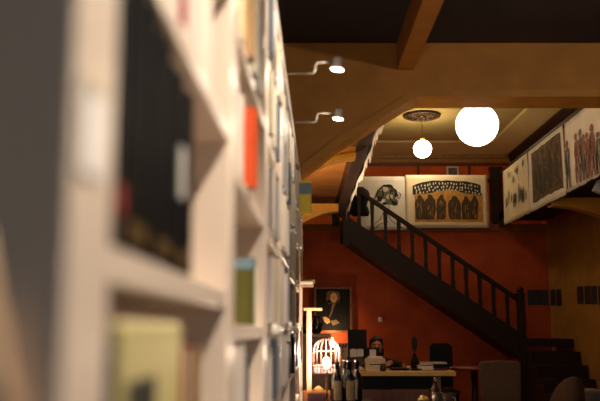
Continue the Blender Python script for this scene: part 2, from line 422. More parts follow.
# right-hand banners along the right gallery
XBN = WX1-.03
NR = Vector((-1, 0, 0))
def on_right(px, py):
    u = (px-300)/F; v = (200.5-py)/F; dd = Vector((u, CT-v*ST, ST+v*CT)); k = XBN/dd.x
    return Vector((XBN, dd.y*k, CAMZ+dd.z*k))
def right_sheet(p_far_top, p_far_bot, px_near, seed, h=None):
    a = on_right(*p_far_top); b = on_right(*p_far_bot); near = on_right(px_near, 150)
    return Sheet(a, (0, -1, 0), NR, a.y-near.y, a.z-b.z, seed, .008)
sh = right_sheet((503, 171.5), (508, 224), 527.3, 7)
o = banner('banner', 'cream paper banner sketched with scattered small ink figures beside the corner', sh, paper_cream, .01)
mb = MB()
for i in range(26): sh.figure(mb, sh.w*sh.r.uniform(.12, .92), sh.h*sh.r.uniform(.66, .78), sh.r.uniform(.12, .24), sh.r.uniform(.03, .07), 0 if i % 3 else 1, .006+.0003*i)
for i in range(12): sh.figure(mb, sh.w*sh.r.uniform(.2, .9), sh.h*sh.r.uniform(.16, .34), sh.r.uniform(.07, .13), sh.r.uniform(.03, .07), 0 if i % 2 else 1, .006+.0003*i)
for i in range(60):
    a, b = sh.w*sh.r.uniform(.1, .9), sh.h*sh.r.uniform(.1, .85); sh.stroke(mb, [(a, b), (a+sh.r.uniform(-.05, .05), b+sh.r.uniform(-.02, .06)), (a+sh.r.uniform(-.08, .08), b+.05)], .007, 1, .013)
rel(mb, o).build('print', [mat('charcoal_sketch', (74, 68, 58), .8, .4, 40), mat('pale_sketch', (140, 130, 108), .8, .3, 40)], o)
sh = right_sheet((528.0, 152), (528.4, 213.5), 563.5, 9)
o = banner('banner', 'white paper banner filled by a murky dark brown print', sh, paper_white, .006)
mb = MB(); rows = []
for i in range(13):
    t = i/12; rows.append((sh.w*(.1+.84*t), sh.h*(.075+sh.r.uniform(-.01, .01)), sh.h*(.88+sh.r.uniform(-.012, .012))))
mb.strip([(sh.P(a, b0, .005), sh.P(a, b1, .005)) for a, b0, b1 in rows], 0)
for i in range(5): sh.figure(mb, sh.w*(.2+.15*i), sh.h*.8, sh.h*sh.r.uniform(.45, .6), .2, 1, .007+.0004*i, i % 2 == 0)
for i in range(46):
    a, b = sh.w*sh.r.uniform(.16, .85), sh.h*sh.r.uniform(.12, .75); sh.stroke(mb, [(a, b), (a+sh.r.uniform(-.1, .1), b+sh.r.uniform(.0, .12)), (a+sh.r.uniform(-.15, .15), b+.12)], .014, 2 if i % 2 else 1, .012)
rel(mb, o).build('print', [brown_ink, mat('brown_print_dark', (58, 45, 28), .8, .4, 12), brown_hi], o)
sh = right_sheet((564.2, 124), (564.4, 194), 640, 11)
o = banner('banner', 'long white banner of standing people in red and black ink at right', sh, paper_white, .008)
mb = MB()
per = F*XBN
def apos(px): return sh.o.y-on_right(px, 150).y
for px, top, bot, w, mi in ((567.5, 140, 189, 5.5, 0), (577, 132, 183, 6, 1), (581, 128, 182, 6.5, 0), (585, 133, 180, 6, 1), (589, 131, 178, 6, 1), (593.5, 123, 177, 7, 1), (599, 131, 174, 6, 0), (604, 118, 170, 7, 1), (611, 118, 168, 8, 0), (619, 112, 162, 8, 1)):
    y = on_right(px, 150).y; b0 = sh.o.z-on_right(px, top).z; b1 = sh.o.z-on_right(px, bot).z
    ww = w*y*y/per*1.0
    sh.figure(mb, apos(px), b1, b1-b0, ww, mi, .006+.0007*(px % 7))
    for q in range(14):
        a = apos(px)+sh.r.uniform(-.35, .35)*ww; b = b0+(b1-b0)*sh.r.uniform(.15, .7)
        sh.stroke(mb, [(a, b), (a+sh.r.uniform(-.03, .03), b+.1), (a+sh.r.uniform(-.04, .04), b+.2)], .011, (3, 4, 2, 3)[q % 4] if mi else (3, 3, 2, 3)[q % 4], .013)
rel(mb, o).build('print', [mat('grey_wash', (120, 112, 100), .8, .4, 25), mat('red_wash', (156, 106, 96), .8, .35, 25), paper_white, ink, ink_r], o)
# left gallery banner, seen from behind and below: only its ragged lower edge shows
sh = Sheet((WX0+.03, 12.6, 3.86), (0, -1, 0), (1, 0, 0), 6.1, .93, 13, .012)
o = banner('banner', 'white banner with ragged lower edge on the left gallery beam above the stairs', sh, paper_white)
for ch in [x for x in bpy.data.objects if x.parent == o]: bpy.data.objects.remove(ch)
rel(sh.mesh(.05, 90, 8), o).build('sheet', paper_white, o, solid=.002)

# ------------------------------------------------------------------ globe lamps and rosette
glob = emit('globe_glow', (255, 226, 184), 34.0)
def globe(px, py, Y, rpx, label, gm=None):
    c = at(px, py, Y); r = rpx*Y/F*.985
    o = thing('globe_lamp', label, 'lamp', c, 0, 'white globe pendants in the gallery well')
    MB().ball((0, 0, 0), r, 40, 24).build('globe', gm or glob, o)
    MB().lathe([(.035, r*.99), (.04, r+.02), (.03, r+.05), (.008, r+.06)], n=16).build('collar', gold_trim, o)
    MB().tube([(0, 0, r+.05), (0, 0, ZC-c.z-.03)], .006, 8).build('rod', mat('dark_brass', (90, 66, 36), .4, .2, 10, metal=.6), o)
    MB().lathe([(.055, ZC-c.z-.001), (.05, ZC-c.z-.03), (.01, ZC-c.z-.05)], n=16).build('canopy', MATS['dark_brass'], o)
    return o
globe(477, 125, 7.4, 22, 'larger white glowing globe lamp hanging on the right, nearer the beam', emit('globe_glow_soft', (255, 230, 196), 14.0))
g2 = at(422.5, 149, 13.45)
globe(422.5, 149, 13.45, 9.3, 'smaller white glowing globe lamp hanging under the round ceiling rosette')
def added_globe(loc, label, r=.17, zc=None, g=None):
    o = thing('globe_lamp', label, 'lamp', loc, 0, 'white globe pendants in the gallery well')
    MB().ball((0, 0, 0), r, 32, 20).build('globe', g or glob, o); MB().lathe([(.035, r*.99), (.04, r+.02), (.008, r+.06)], n=16).build('collar', gold_trim, o)
    MB().tube([(0, 0, r+.05), (0, 0, (zc or ZC)-loc[2]-.001)], .006, 8).build('rod', MATS['dark_brass'], o)
added_globe((1.1, 9.8, 4.4), 'white globe lamp high in the well, hidden above the cross beam', .14)  # unseen globe, added to brighten the upper ceiling
def added_spot(loc, tgt, label, P):  # unseen spotlights added to brighten the bookcases and the cross beam
    loc = Vector(loc); dr_ = (Vector(tgt)-loc).normalized(); Mq = dr_.to_track_quat('-Z', 'Y').to_matrix().to_4x4()
    o = thing('ceiling_spotlight', label, 'lamp', loc, 0, 'ceiling spotlights of the front room')
    MB().lathe([(.03, .12), (.05, .11), (.055, .0), (.07, -.05), (.066, -.05), (.05, .0), (.045, .05), (.001, .06)], M=Mq, n=24).build('head', black_m, o)
    MB().lathe([(.048, .02), (.03, .012), (.001, .01)], M=Mq, n=24).build('bulb', emit('spot_glow', (255, 230, 200), 20), o)
    MB().tube([(0, 0, .10), (0, 0, zt_f-loc.z-.001)], .012, 10).build('stem', black_m, o)
    l = bpy.data.lights.new('spot_light', 'SPOT'); l.energy = P; l.color = (1, .84, .68); l.spot_size = R(78); l.spot_blend = .6; l.shadow_soft_size = .04
    lo = bpy.data.objects.new('spot_light', l); C.objects.link(lo); lo.location = loc+dr_*.06; lo.rotation_euler = dr_.to_track_quat('-Z', 'Y').to_euler()
added_spot((.62, .8, 2.98), (-.12, 1.15, 1.25), 'black ceiling spotlight aimed at the nearest bookcase, above the photo frame', 275)
added_spot((.62, 2.6, 2.98), (-.08, 2.9, 1.4), 'black ceiling spotlight aimed at the third bookcase, above the photo frame', 150)
added_spot((2.3, 3.4, 2.85), (1.2, 6.1, 3.22), 'black ceiling spotlight aimed at the cross beam, above the photo frame', 42)
mb = MB(); rc = Vector((g2.x, 13.45, ZC)); Rr = .31
mb.lathe([(Rr, -.001), (Rr, -.03), (Rr-.03, -.045), (Rr-.05, -.03), (Rr-.05, -.001)], n=40)
mb.lathe([(.16, -.001), (.16, -.02), (.145, -.03), (.13, -.02), (.13, -.001)], n=32)
for k in range(16):
    a = 2*math.pi*k/16
    mb.tube([(.07*math.cos(a), .07*math.sin(a), -.015), (.15*math.cos(a+.2), .15*math.sin(a+.2), -.02), (.22*math.cos(a-.1), .22*math.sin(a-.1), -.025), (.28*math.cos(a), .28*math.sin(a), -.02)], .013, 6)
o = thing('ceiling_rosette', 'dark round fretwork rosette on the pale ceiling above the smaller globe', 'ceiling rosette', rc)
mb.build('fretwork', mat('rosette_wood', (84, 58, 26), .55, .5, 30), o)
MB().lathe([(Rr-.02, -.0005), (Rr-.02, -.008), (.06, -.008), (.06, -.0005)], n=32).build('backing', mat('rosette_dark', (58, 40, 22), .7), o)
# small framed picture above the banner
q = at(452.5, 171.5, YU-.012)
o = thing('picture_frame', 'small white framed picture on the upper red wall above the cream banner', 'picture', (q.x, YU-.02, q.z))
w, h = .12, .10
MB().box(-w, w, -.012, .015, -h, h).build('frame', paper_white, o, bevel=.004)
mb = MB(); mb.box(-w+.035, w-.035, -.016, -.012, -h+.03, h-.03); mb.build('image', mat('grey_photo', (120, 110, 96), .6, .5, 20), o)

# ------------------------------------------------------------------ bookcases
SHA = math.atan(.0264); SX = -.1606
def SP(x, s, z=0):
    """bookcase frame: x out from the front plane, s along the row, z above the floor"""
    ca, sa = math.cos(SHA), math.sin(SHA)
    return Vector((SX+x*ca+s*sa, -x*sa+s*ca, z))
UW = .9; S0 = .582; TOPZ = CAMZ+1.053; DEP = .25; TH = .05
ORD = ['nearest', 'second', 'third', 'fourth', 'fifth', 'sixth', 'farthest']
NTH = ['first', 'second', 'third', 'fourth', 'fifth', 'sixth', 'seventh', 'eighth', 'ninth', 'tenth', 'eleventh', 'twelfth', 'thirteenth', 'fourteenth', 'fifteenth', 'sixteenth', 'seventeenth', 'eighteenth', 'nineteenth', 'twentieth']
BOARDS = [[-.21, .066, .356, .62, .86], [-.215, .010, .312, .60, .84], [-.22, .02, .31, .60, .84], [-.22, .03, .33, .585, .83], [-.23, .015, .30, .56, .82], [-.22, .045, .30, .53, .765], [-.22, .03, .37, .60, .83]]
BT = .031
for i in range(7):
    s0 = S0+i*UW
    o = thing('bookcase', ['white bookcase nearest the camera, blurred, holding big black books', 'second white bookcase from the camera, with the orange book', 'third white bookcase from the camera in the left row', 'fourth white bookcase from the camera under the nearer spot lamp',
              'fifth white bookcase from the camera under the farther spot lamp', 'sixth white bookcase from the camera in the left row', 'last white bookcase of the row, with a projecting ledge'][i], 'bookcase', SP(0, s0), -SHA, 'row of white bookcases')
    for y in (0.001, UW-TH-.001):
        MB().box(-DEP, 0, y, y+TH, 0, TOPZ).build('side_panel', white_paint, o, bevel=.004)
    MB().box(-DEP, -DEP+.012, TH, UW-TH, 0, TOPZ-.01).build('back_panel', white_paint, o)
    MB().box(-DEP, .012, .001, UW-.001, TOPZ, TOPZ+.035).build('top_panel', white_paint, o, bevel=.004)
    MB().box(-.28, -.01, TH, UW-TH, 0, .08).build('plinth', white_paint, o)
    for z in [-.93, -.68, -.44]+BOARDS[i]:
        MB().box(-DEP+.012, -.003, TH, UW-TH, CAMZ+z-BT, CAMZ+z).build('shelf', white_paint, o, bevel=.003)
    if i == 0: MB().box(-DEP, .001, -.062, 0, 0, TOPZ+.035).build('end_panel', white_paint, o, bevel=.004)
    if i == 6:
        MB().box(-.1, .09, UW-.5, UW-.02, CAMZ+.345, CAMZ+.368).build('ledge', white_paint, o, bevel=.003)
BC = {'white': (226, 212, 200), 'cream': (222, 200, 160), 'ivory': (230, 218, 196), 'grey': (150, 146, 142), 'slate blue': (94, 106, 124), 'navy': (30, 40, 66), 'black': (16, 16, 17), 'tan': (176, 140, 96), 'rust': (142, 66, 34), 'orange': (204, 76, 26),
      'maroon': (74, 28, 34), 'olive': (92, 88, 34), 'pink': (228, 190, 176), 'yellow': (250, 212, 48), 'red': (190, 40, 34), 'pale grey': (186, 180, 172)}
def bmat(c): return mat('book_'+c.replace(' ', '_'), BC[c], .5, .06, 14, spec=.15 if c in ('black', 'navy') else .4)
def book(u, s, w, h, d, c, z, prot, label, extra=None, group=None, face=False):
    """s = start along the bookcase row, standing with its spine to the room; prot = how far the spine stands out from the front plane"""
    o = thing('book', label, 'book', SP(prot, s, z), -SHA, group)
    mb = MB(); cv = .003
    # spine slightly rounded, two boards
    n = 6; prof = [Vector((-.006+.006*math.sin(math.pi*k/n), w*k/n, 0)) for k in range(n+1)]
    mb.prism(prof+[Vector((-.012, w, 0)), Vector((-.012, 0, 0))], (0, 0, h))
    mb.box(-d, -.010, 0, cv, 0, h); mb.box(-d, -.010, w-cv, w, 0, h)
    mb.build('cover', bmat(c), o)
    MB().box(-d+.006, -.012, cv, w-cv, .005, h-.006).build('page_block', page_m, o)
    if extra:
        for (nm, z0, z1, y0, y1, cc) in extra:
            MB().box(-.002, .0012, w*y0, w*y1, h*z0, h*z1).build(nm, cc, o)
    return o
rng = random.Random(42)
gold_txt = mat('gold_lettering', (112, 84, 40), .5, .2, 30)
lab_w = mat('white_spine_label', (222, 216, 208), .5)
ROWN = {0: 'lower', 1: 'middle', 2: 'upper', 3: 'high', 4: 'top'}
KW, KH = .85, .74
def row(u, r, items, start=0.0):
    s = S0+u*UW+TH+.004+start; z = CAMZ+BOARDS[u][r]+.001
    gp = f'books on the {ROWN[r]} shelf of the {ORD[u]} bookcase'
    for k, it in enumerate(items):
        w, h, c, prot = it[0]*KW, it[1]*KH, it[2], it[3]; ex = it[4] if len(it) > 4 else None
        if c is None: s += w; continue
        h = min(h, (BOARDS[u][r+1] if r < 4 else 1.053)-(BT if r < 4 else 0)-BOARDS[u][r]-.008)
        nk = sum(1 for x in items[:k] if x[2] is not None)
        lab = it[5] if len(it) > 5 else f'{c} book, {NTH[nk]} from the near end, {ROWN[r]} shelf of the {ORD[u]} bookcase'
        book(u, s, w, h, min(.19, h*.8)+max(0, prot), c, z, prot, lab, ex, gp)
        s += w+.0015
# nearest bookcase
gb = [('title_lettering', .03, .10, .25, .75, gold_txt)]
row(0, 1, [(.045, 0.322, 'black', -.0005, [('spine_label', .10, .2, .2, .8, mat('red_label', (150, 40, 34), .5))]), (.05, 0.333, 'black', 0, gb), (.05, 0.328, 'black', -.0005, gb), (.045, 0.333, 'black', -.0005), (.05, 0.316, 'black', 0, gb),
           (.045, 0.322, 'black', -.001, gb), (.04, 0.304, 'black', -.0005), (.05, 0.307, 'black', 0, [('spine_label', .36, .62, .1, .8, lab_w)] + gb), (.04, 0.298, 'black', -.001, gb), (.045, 0.304, 'black', 0)])
row(0, 2, [(.05, .27, 'ivory', -.01), (.04, .28, 'white', -.012), (.055, .27, 'white', -.008), (.045, .26, 'pink', -.01), (.05, .27, 'white', -.012), (.04, .28, 'white', -.01), (.05, .27, 'pink', -.008), (.035, .275, 'white', -.01),
           (.055, .28, 'white', -.008, [('spine_label', .06, .6, .1, .75, mat('red_spine_band', (176, 26, 26), .5))]), (.06, .28, 'white', -.006), (.06, .27, 'pink', -.01), (.05, .28, 'white', -.008), (.05, .27, 'ivory', -.006), (.05, .28, 'white', -.006)])
row(0, 0, [(.045, .26, 'black', .0), (.39, 0, None, 0), (.04, .25, 'yellow', -.02), (.05, .262, 'rust', -.01), (.05, .25, 'cream', -.012), (.05, .26, 'maroon', -.012), (.06, .25, 'tan', -.012)])
# book shown face-out on the lower shelf of the nearest bookcase
so = S0+TH+.055; zf = CAMZ+BOARDS[0][0]+.001
o = thing('book', 'cream book displayed face-out with a dark picture on its cover, nearest bookcase', 'book', SP(-.004, so, zf), -SHA, 'books on the lower shelf of the nearest bookcase')
MB().box(-.03, 0, 0, .30, 0, .215).build('cover', mat('book_cover_cream', (206, 192, 132), .45, .1, 8), o, bevel=.003)
MB().box(-.027, -.003, .003, .302, .003, .218).build('page_block', page_m, o)
MB().box(0, .001, .03, .15, .07, .165).build('cover_picture', mat('cover_dark', (50, 52, 44), .5, .4, 20), o)
# second bookcase
row(1, 2, [(.05, .25, 'ivory', -.012), (.05, .27, 'white', -.01), (.06, .26, 'white', -.01), (.05, .27, 'white', -.012), (.06, .24, 'ivory', -.008), (.05, .27, 'white', -.01), 
           (.05, .245, 'orange', .016, None, 'bright orange book jutting from the upper shelf of the second bookcase'), (.05, .25, 'navy', -.02), (.05, .255, 'grey', -.02), (.05, .25, 'white', -.015)])
row(1, 1, [(.52, 0, None, 0), (.05, .215, 'olive', .0, [('cover_band', .86, 1.0, 0, 1, mat('blue_band', (116, 140, 150), .5))], 'olive green book with pale blue top on the middle shelf, second bookcase'), (.05, .2, 'pale grey', -.012), (.05, .2, 'white', -.008), (.06, .21, 'ivory', -.006)])
bpy.data.objects['cover'].data   # keep names alive
row(1, 3, [(.07, .3, 'cream', -.02), (.07, .32, 'tan', -.01), (.06, .3, 'cream', .0), (.08, .31, 'ivory', -.01), (.06, .29, 'tan', .012), (.07, .31, 'cream', .0), (.07, .28, 'ivory', .01), (.07, .3, 'cream', -.01), (.06, .3, 'pale grey', .005), (.06, .3, 'ivory', .01)])
row(1, 0, [(.09, .255, 'white', -.008), (.09, .255, 'white', -.008), (.09, .25, 'ivory', -.008), (.09, .255, 'white', -.006), (.08, .22, 'grey', -.02), (.08, .2, 'slate blue', -.02), (.08, .21, 'grey', -.02), (.08, .2, 'black', -.02)])
# third bookcase onwards
row(2, 3, [(.08, .3, 'cream', .0), (.07, .32, 'ivory', .012), (.08, .3, 'pale grey', -.01), (.07, .31, 'white', .0), (.08, .3, 'ivory', .01), (.08, .29, 'cream', -.005), (.08, .31, 'grey', .0), (.08, .3, 'slate blue', .012)])
row(2, 2, [(.06, .25, 'grey', -.02), (.06, .26, 'navy', -.02), (.07, .26, 'pale grey', -.005), (.07, .27, 'white', .012), (.06, .25, 'grey', -.01), (.07, .26, 'white', .0), (.08, .27, 'slate blue', -.01), (.08, .27, 'pale grey', .015), (.06, .26, 'white', .01)])
pal = ['white', 'white', 'ivory', 'pale grey', 'grey', 'cream', 'slate blue', 'white', 'rust', 'navy', 'black', 'tan', 'maroon']
def auto(u, r, n, pl, hm=.25):
    its = []
    for k in range(n):
        w = (UW-2*TH-.02)/n-.002
        its.append((w, hm+rng.uniform(-.03, .03), rng.choice(pl), rng.choice([-.008, -.004, .0, .003, .008, .014])))
    row(u, r, its)
for u_ in (2, 3, 4): auto(u_, 4, 7, ['slate blue', 'grey', 'white', 'ivory', 'cream', 'white'], .29)
auto(2, 1, 7, ['white', 'white', 'pale grey', 'ivory', 'cream'], .28); auto(2, 0, 7, ['grey', 'white', 'pale grey', 'slate blue'], .24)
auto(3, 3, 7, ['slate blue', 'grey', 'white', 'ivory', 'black'], .32); auto(3, 2, 7, ['white', 'navy', 'ivory', 'pale grey'], .26); auto(3, 1, 7, ['white', 'grey', 'pale grey', 'ivory'], .28); auto(3, 0, 7, ['black', 'white', 'grey', 'black'], .24)
auto(4, 3, 7, ['white', 'navy', 'ivory', 'white', 'slate blue'], .31); auto(4, 2, 7, ['white', 'cream', 'tan', 'pale grey'], .27); auto(4, 1, 6, pal, .28); auto(4, 0, 7, ['black', 'maroon', 'white', 'grey'], .25)
auto(5, 3, 6, ['white', 'ivory', 'white', 'navy'], .28)
row(5, 4, [(.09, .31, 'white', .0), (.09, .33, 'ivory', .01), (.08, .32, 'white', .015), (.08, .3, 'slate blue', .0), (.07, 0, None, 0),
           (.06, .30, 'yellow', .092, None, 'yellow book jutting far out at the top of the sixth bookcase'), (.1, .3, 'white', 0)])
auto(5, 2, 6, ['rust', 'tan', 'black', 'white', 'cream'], .28); auto(5, 1, 6, pal, .26); auto(5, 0, 6, ['maroon', 'black', 'navy', 'rust'], .26)
auto(6, 3, 6, ['white', 'ivory', 'slate blue'], .3); auto(6, 4, 6, ['white', 'ivory', 'slate blue'], .3)
auto(6, 2, 6, ['rust', 'cream', 'black', 'tan'], .3); auto(6, 0, 6, ['maroon', 'black', 'navy', 'rust', 'maroon'], .26)
# band on the yellow book's near cover
yb = [x for x in bpy.data.objects if x.get('label', '').startswith('yellow book jutting')][0]
MB().box(-.2, .0, -.001, .0, .13, .205).build('cover_band', mat('blue_grey_band', (120, 136, 140), .5), yb)
ob = [x for x in bpy.data.objects if x.get('label', '').startswith('olive green book')][0]
MB().box(-.12, -.003, -.001, 0, .132, .157).build('cover_band', MATS['blue_band'], ob)
# green magazine lying on the ledge
o = thing('magazine', 'pale green magazine lying on the projecting ledge of the last bookcase', 'magazine', SP(.004, S0+7*UW-.45, CAMZ+.3695), -SHA)
MB().box(0, .10, 0, .3, 0, .014).build('cover', mat('green_cover', (150, 166, 96), .5), o, bevel=.002)
MB().box(.002, .098, .002, .304, .002, .012).build('page_block', page_m, o)
# white cards clipped to shelf edges of the third and fourth bookcases
card_m = mat('glossy_white_card', (245, 240, 232), .15, .02, 5, coat=.5)
for u, s, z, w in ((2, .12, .01, 'first'), (2, .42, .005, 'second'), (3, .45, .03, 'third'), (4, .3, .01, 'fourth')):
    o = thing('shelf_card', f'bright white card clipped on a middle shelf edge, {w} from the near end', 'card', SP(.0, S0+u*UW+s, CAMZ+z-.012), -SHA, 'white cards on the shelf edges')
    MB().prism([(-.001, 0, -.02), (.03, 0, -.008), (.028, 0, -.004), (-.001, 0, -.016)], (0, .09, 0)).build('holder', white_metal, o)
    MB().ball((.016, .045, .004), (.012, .03, .016), 12, 8).build('card', card_m, o)
# plate painted bright for the nearest post's highlight; beige patch at the end panel
o = thing('label_card', 'blurred white card taped to the front edge of the nearest post', 'card', SP(.0015, S0-.045, CAMZ+.137), -SHA)
MB().box(0, .002, 0, .05, -.032, .032).build('paper', mat('bright_card', (252, 248, 244), .5, .02), o)
MB().box(.0015, .003, .008, .042, .026, .038).build('tape', paper_cream, o)
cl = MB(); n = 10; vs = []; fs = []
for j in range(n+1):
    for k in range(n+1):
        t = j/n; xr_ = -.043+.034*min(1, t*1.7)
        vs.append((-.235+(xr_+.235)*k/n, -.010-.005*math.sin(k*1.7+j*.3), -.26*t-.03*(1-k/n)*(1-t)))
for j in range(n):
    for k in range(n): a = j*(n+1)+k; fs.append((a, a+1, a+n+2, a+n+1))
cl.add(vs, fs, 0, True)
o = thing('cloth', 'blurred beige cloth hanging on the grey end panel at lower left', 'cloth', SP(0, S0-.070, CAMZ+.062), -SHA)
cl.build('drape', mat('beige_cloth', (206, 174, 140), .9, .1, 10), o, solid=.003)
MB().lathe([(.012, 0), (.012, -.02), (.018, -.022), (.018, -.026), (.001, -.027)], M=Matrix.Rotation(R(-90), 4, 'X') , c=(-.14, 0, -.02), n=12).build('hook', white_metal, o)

# spot lamps on arms over the bookcases; the nearest three unseen, added for brightness
disc = emit('lamp_disc', (255, 236, 210), 14.0)
for i, (s, z, lab) in enumerate(((.95, 0, 'nearest'), (1.8, 0, 'second'), (2.65, 0, 'third'), (3.5, 0, ''), (4.36, 0, ''))):
    lb = {3: 'upper white spot lamp on a bent arm from the bookcase top, larger one', 4: 'lower white spot lamp on a bent arm from the bookcase top, farther one'}.get(i, f'white spot lamp on a bent arm above the {lab} bookcase')
    o = thing('spot_lamp', lb, 'lamp', SP(.0, s, TOPZ+.035), -SHA, 'white spot lamps over the bookcases')
    MB().box(-.06, .0, -.02, .02, .0005, .02).build('clamp', white_metal, o)
    L = .237 if i == 4 else .217
    MB().tube([(-.03, 0, .016), (.118, 0, .016), (.128, 0, .02), (.133, 0, .03), (.135, 0, .052), (.140, 0, .062), (.150, 0, .066), (L, 0, .066)], .0048, 8).build('arm', mat('grey_metal', (150, 138, 122), .5, .05, 6), o)
    Mt = Matrix.Rotation(R(8), 4, 'Y')
    MB().lathe([(.006, .026), (.019, .025), (.022, .021), (.023, -.008), (.029, -.02), (.030, -.027), (.0275, -.027)], c=(L+.016, 0, .058), M=Mt, n=24).build('head', white_metal, o)
    MB().lathe([(.0275, -.0265), (.02, -.029), (.001, -.030)], c=(L+.016, 0, .058), M=Mt, n=24).build('bulb', disc, o)
    ld = bpy.data.lights.new('bulb_light', 'POINT'); ld.energy = 1.0 if i < 3 else 4; ld.color = (1, .84, .66); ld.shadow_soft_size = .025
    lo = bpy.data.objects.new('bulb_light', ld); C.objects.link(lo); lo.location = SP(L+.018, s, TOPZ+.035)

# ------------------------------------------------------------------ portrait on the back wall
q = at(333, 309.5, YB-.03)
W, H = .315, .375
o = thing('portrait_painting', 'dark framed portrait of a grey haired man on the orange wall', 'painting', (q.x, YB-.035, q.z))
mb = MB()
for (x0, x1, z0, z1) in ((-W, W, H-.035, H), (-W, W, -H, -H+.035), (-W, -W+.035, -H+.035, H-.035), (W-.035, W, -H+.035, H-.035)): mb.box(x0, x1, -.02, .03, z0, z1)
mb.build('frame', mat('dark_gilt_frame', (120, 82, 42), .4, .3, 20), o, bevel=.005)
mb = MB(); mb.box(-W+.03, W-.03, .0, .02, -H+.03, H-.03, 0)
fy = -.003
def flat(pts, mi, y): mb.add([Vector((x, y, z)) for x, z in pts], [list(range(len(pts)))], mi)
def oval(cx, cz, rx, rz, mi, y, n=20): flat([(cx+rx*math.cos(2*math.pi*k/n), cz+rz*math.sin(2*math.pi*k/n)) for k in range(n)], mi, y)
flat([(-.25, -.34), (.25, -.34), (.26, -.2), (.22, .0), (.15, .085), (.06, .12), (-.06, .11), (-.16, .06), (-.22, -.06), (-.25, -.2)], 1, -.0015)
for (x, z, rx, rz) in ((.005, .205, .105, .105), (-.06, .18, .052, .075), (.07, .185, .048, .07), (-.05, .25, .06, .055), (.055, .25, .055, .05), (-.06, .125, .035, .035), (.072, .135, .03, .03)): oval(x, z, rx, rz, 2, -.002-.0001*int(abs(x)*100))
oval(.014, .195, .058, .08, 3, -.004); oval(.012, .14, .03, .03, 3, -.0042); oval(-.008, .205, .009, .005, 5, -.005); oval(.034, .205, .009, .005, 5, -.005); oval(.014, .163, .014, .004, 5, -.005); flat([(.008, .2), (.018, .2), (.022, .178), (.008, .176)], 6, -.0048)
flat([(-.01, .12), (.04, .12), (.035, .08), (.012, .03), (-.01, -.05), (-.05, -.13), (-.07, -.13), (-.035, -.04), (-.02, .05)], 4, -.0045)
flat([(-.19, -.13), (-.12, -.12), (-.06, -.16), (-.05, -.21), (-.1, -.24), (-.17, -.18)], 3, -.005); flat([(-.05, -.19), (.05, -.165), (.11, -.22), (.0, -.265)], 4, -.0055)
mb.build('canvas', [mat('dark_canvas', (20, 17, 13), .9, .3, 5), mat('coat_paint', (22, 22, 27), .9, .2, 5), mat('grey_hair_paint', (112, 98, 72), .6, .3, 30), mat('face_paint', (244, 186, 122), .6, .15, 14), mat('shirt_paint', (138, 114, 72), .6, .1, 14), mat('shade_paint', (90, 52, 34), .6, .1, 14), mat('nose_paint', (160, 104, 70), .6, .1, 14)], o)
# wall switch
q = at(380.5, 319.5, YB-.02)
o = thing('wall_switch', 'small white switch on the orange wall to the right of the portrait', 'switch', (q.x, YB-.012, q.z))
MB().box(-.034, .034, -.005, .012, -.036, .036).build('plate', paper_white, o, bevel=.004)
MB().box(-.018, .018, -.010, -.005, -.022, .022).build('rocker', white_metal, o, bevel=.003)

# small dark photographs: red wall corner, then the ochre right wall
ph = mat('dark_photo', (48, 52, 56), .5, .8, 16, rgb2=(16, 16, 18)); phf = mat('photo_mount', (26, 24, 24), .5)
pos = ['leftmost', 'second from left', 'third from left']
for k, px in enumerate((531, 538, 545)):
    q = at(px, 297.5, YB-.01)
    o = thing('photograph', f'small dark photograph on the red wall right of the stair post, {pos[k]}', 'picture', (q.x, YB-.008, q.z), 0, 'row of small dark photographs')
    MB().box(-.055, .055, 0, .006, -.125, .125).build('mount', phf, o); MB().box(-.048, .048, -.002, 0, -.11, .11).build('image', ph, o)
for k, (px0, px1, nm) in enumerate(((549.5, 554, 'nearest the corner'), (555, 560, 'second from the corner'), (576, 582, 'third from the corner'), (583.5, 589, 'fourth from the corner'), (589.8, 595.5, 'fifth from the corner'), (597, 603, 'nearest the photo edge'))):
    y0 = XR*F/(px0-300)*1.0; y1 = XR*F/(px1-300); zc = 1.25+(330-297)*13.9/F*(1 if k < 2 else .86)
    yc = (y0+y1)/2; hw = abs(y0-y1)/2
    if k < 2: zc = at(px0, 297.5, yc).z
    else: zc = at(px0, 295, yc).z
    o = thing('photograph', f'small dark photograph on the ochre right wall, {nm}', 'picture', (XR-.008, yc, zc), 0, 'row of small dark photographs')
    MB().box(0, .006, -hw, hw, -.13, .13).build('mount', phf, o); MB().box(-.002, 0, -hw+.01, hw-.01, -.115, .115).build('image', ph, o)
# pale spotlight under the right gallery, cut by the frame
q = at(599, 187, 9.6)
o = thing('gallery_spotlight', 'pale metal spotlight under the right gallery banner at the photo edge', 'lamp', q)
MB().box(-.05, .05, -.05, .05, -.07, .07, M=Matrix.Rotation(R(25), 4, 'Y')).build('housing', mat('pale_metal', (190, 200, 206), .4), o, bevel=.01)
MB().tube([(0, 0, .05), (.03, 0, GZ-q.z)], .012, 8).build('stem', black_m, o)

# ------------------------------------------------------------------ counter desk with its clutter
DY0, DY1 = 9.2, 9.98; dl, dr = at(352, 372, DY0).x, at(456, 372, DY0).x; DZ = at(400, 371.3, DY0).z; DT = .052
o = thing('counter_desk', 'pale topped counter desk in front of the orange wall', 'desk', ((dl+dr)/2, DY0, 0))
cx = (dl+dr)/2
MB().box(dl-cx, dr-cx, 0, DY1-DY0, DZ-DT, DZ).build('desk_top', mat('pale_yellow_top', (206, 170, 88), .4, .1, 8), o, bevel=.006)
for x in (dl+.07, dr-.17):
    for y in (.1, .66): MB().box(x-cx-.02, x-cx+.02, y, y+.04, 0, DZ-DT).build('leg', mat('greyish_wood', (110, 96, 80), .5), o)
MB().box(dl+.06-cx, at(428, 380, DY0).x-cx, .05, .07, .1, at(400, 390, DY0).z).build('front_panel', brown_wood, o)
MB().box(dl+.06-cx, dr-.12-cx, .16, .18, at(400, 390, DY0).z, DZ-DT).build('apron', black_m, o)
dz = DZ+.001
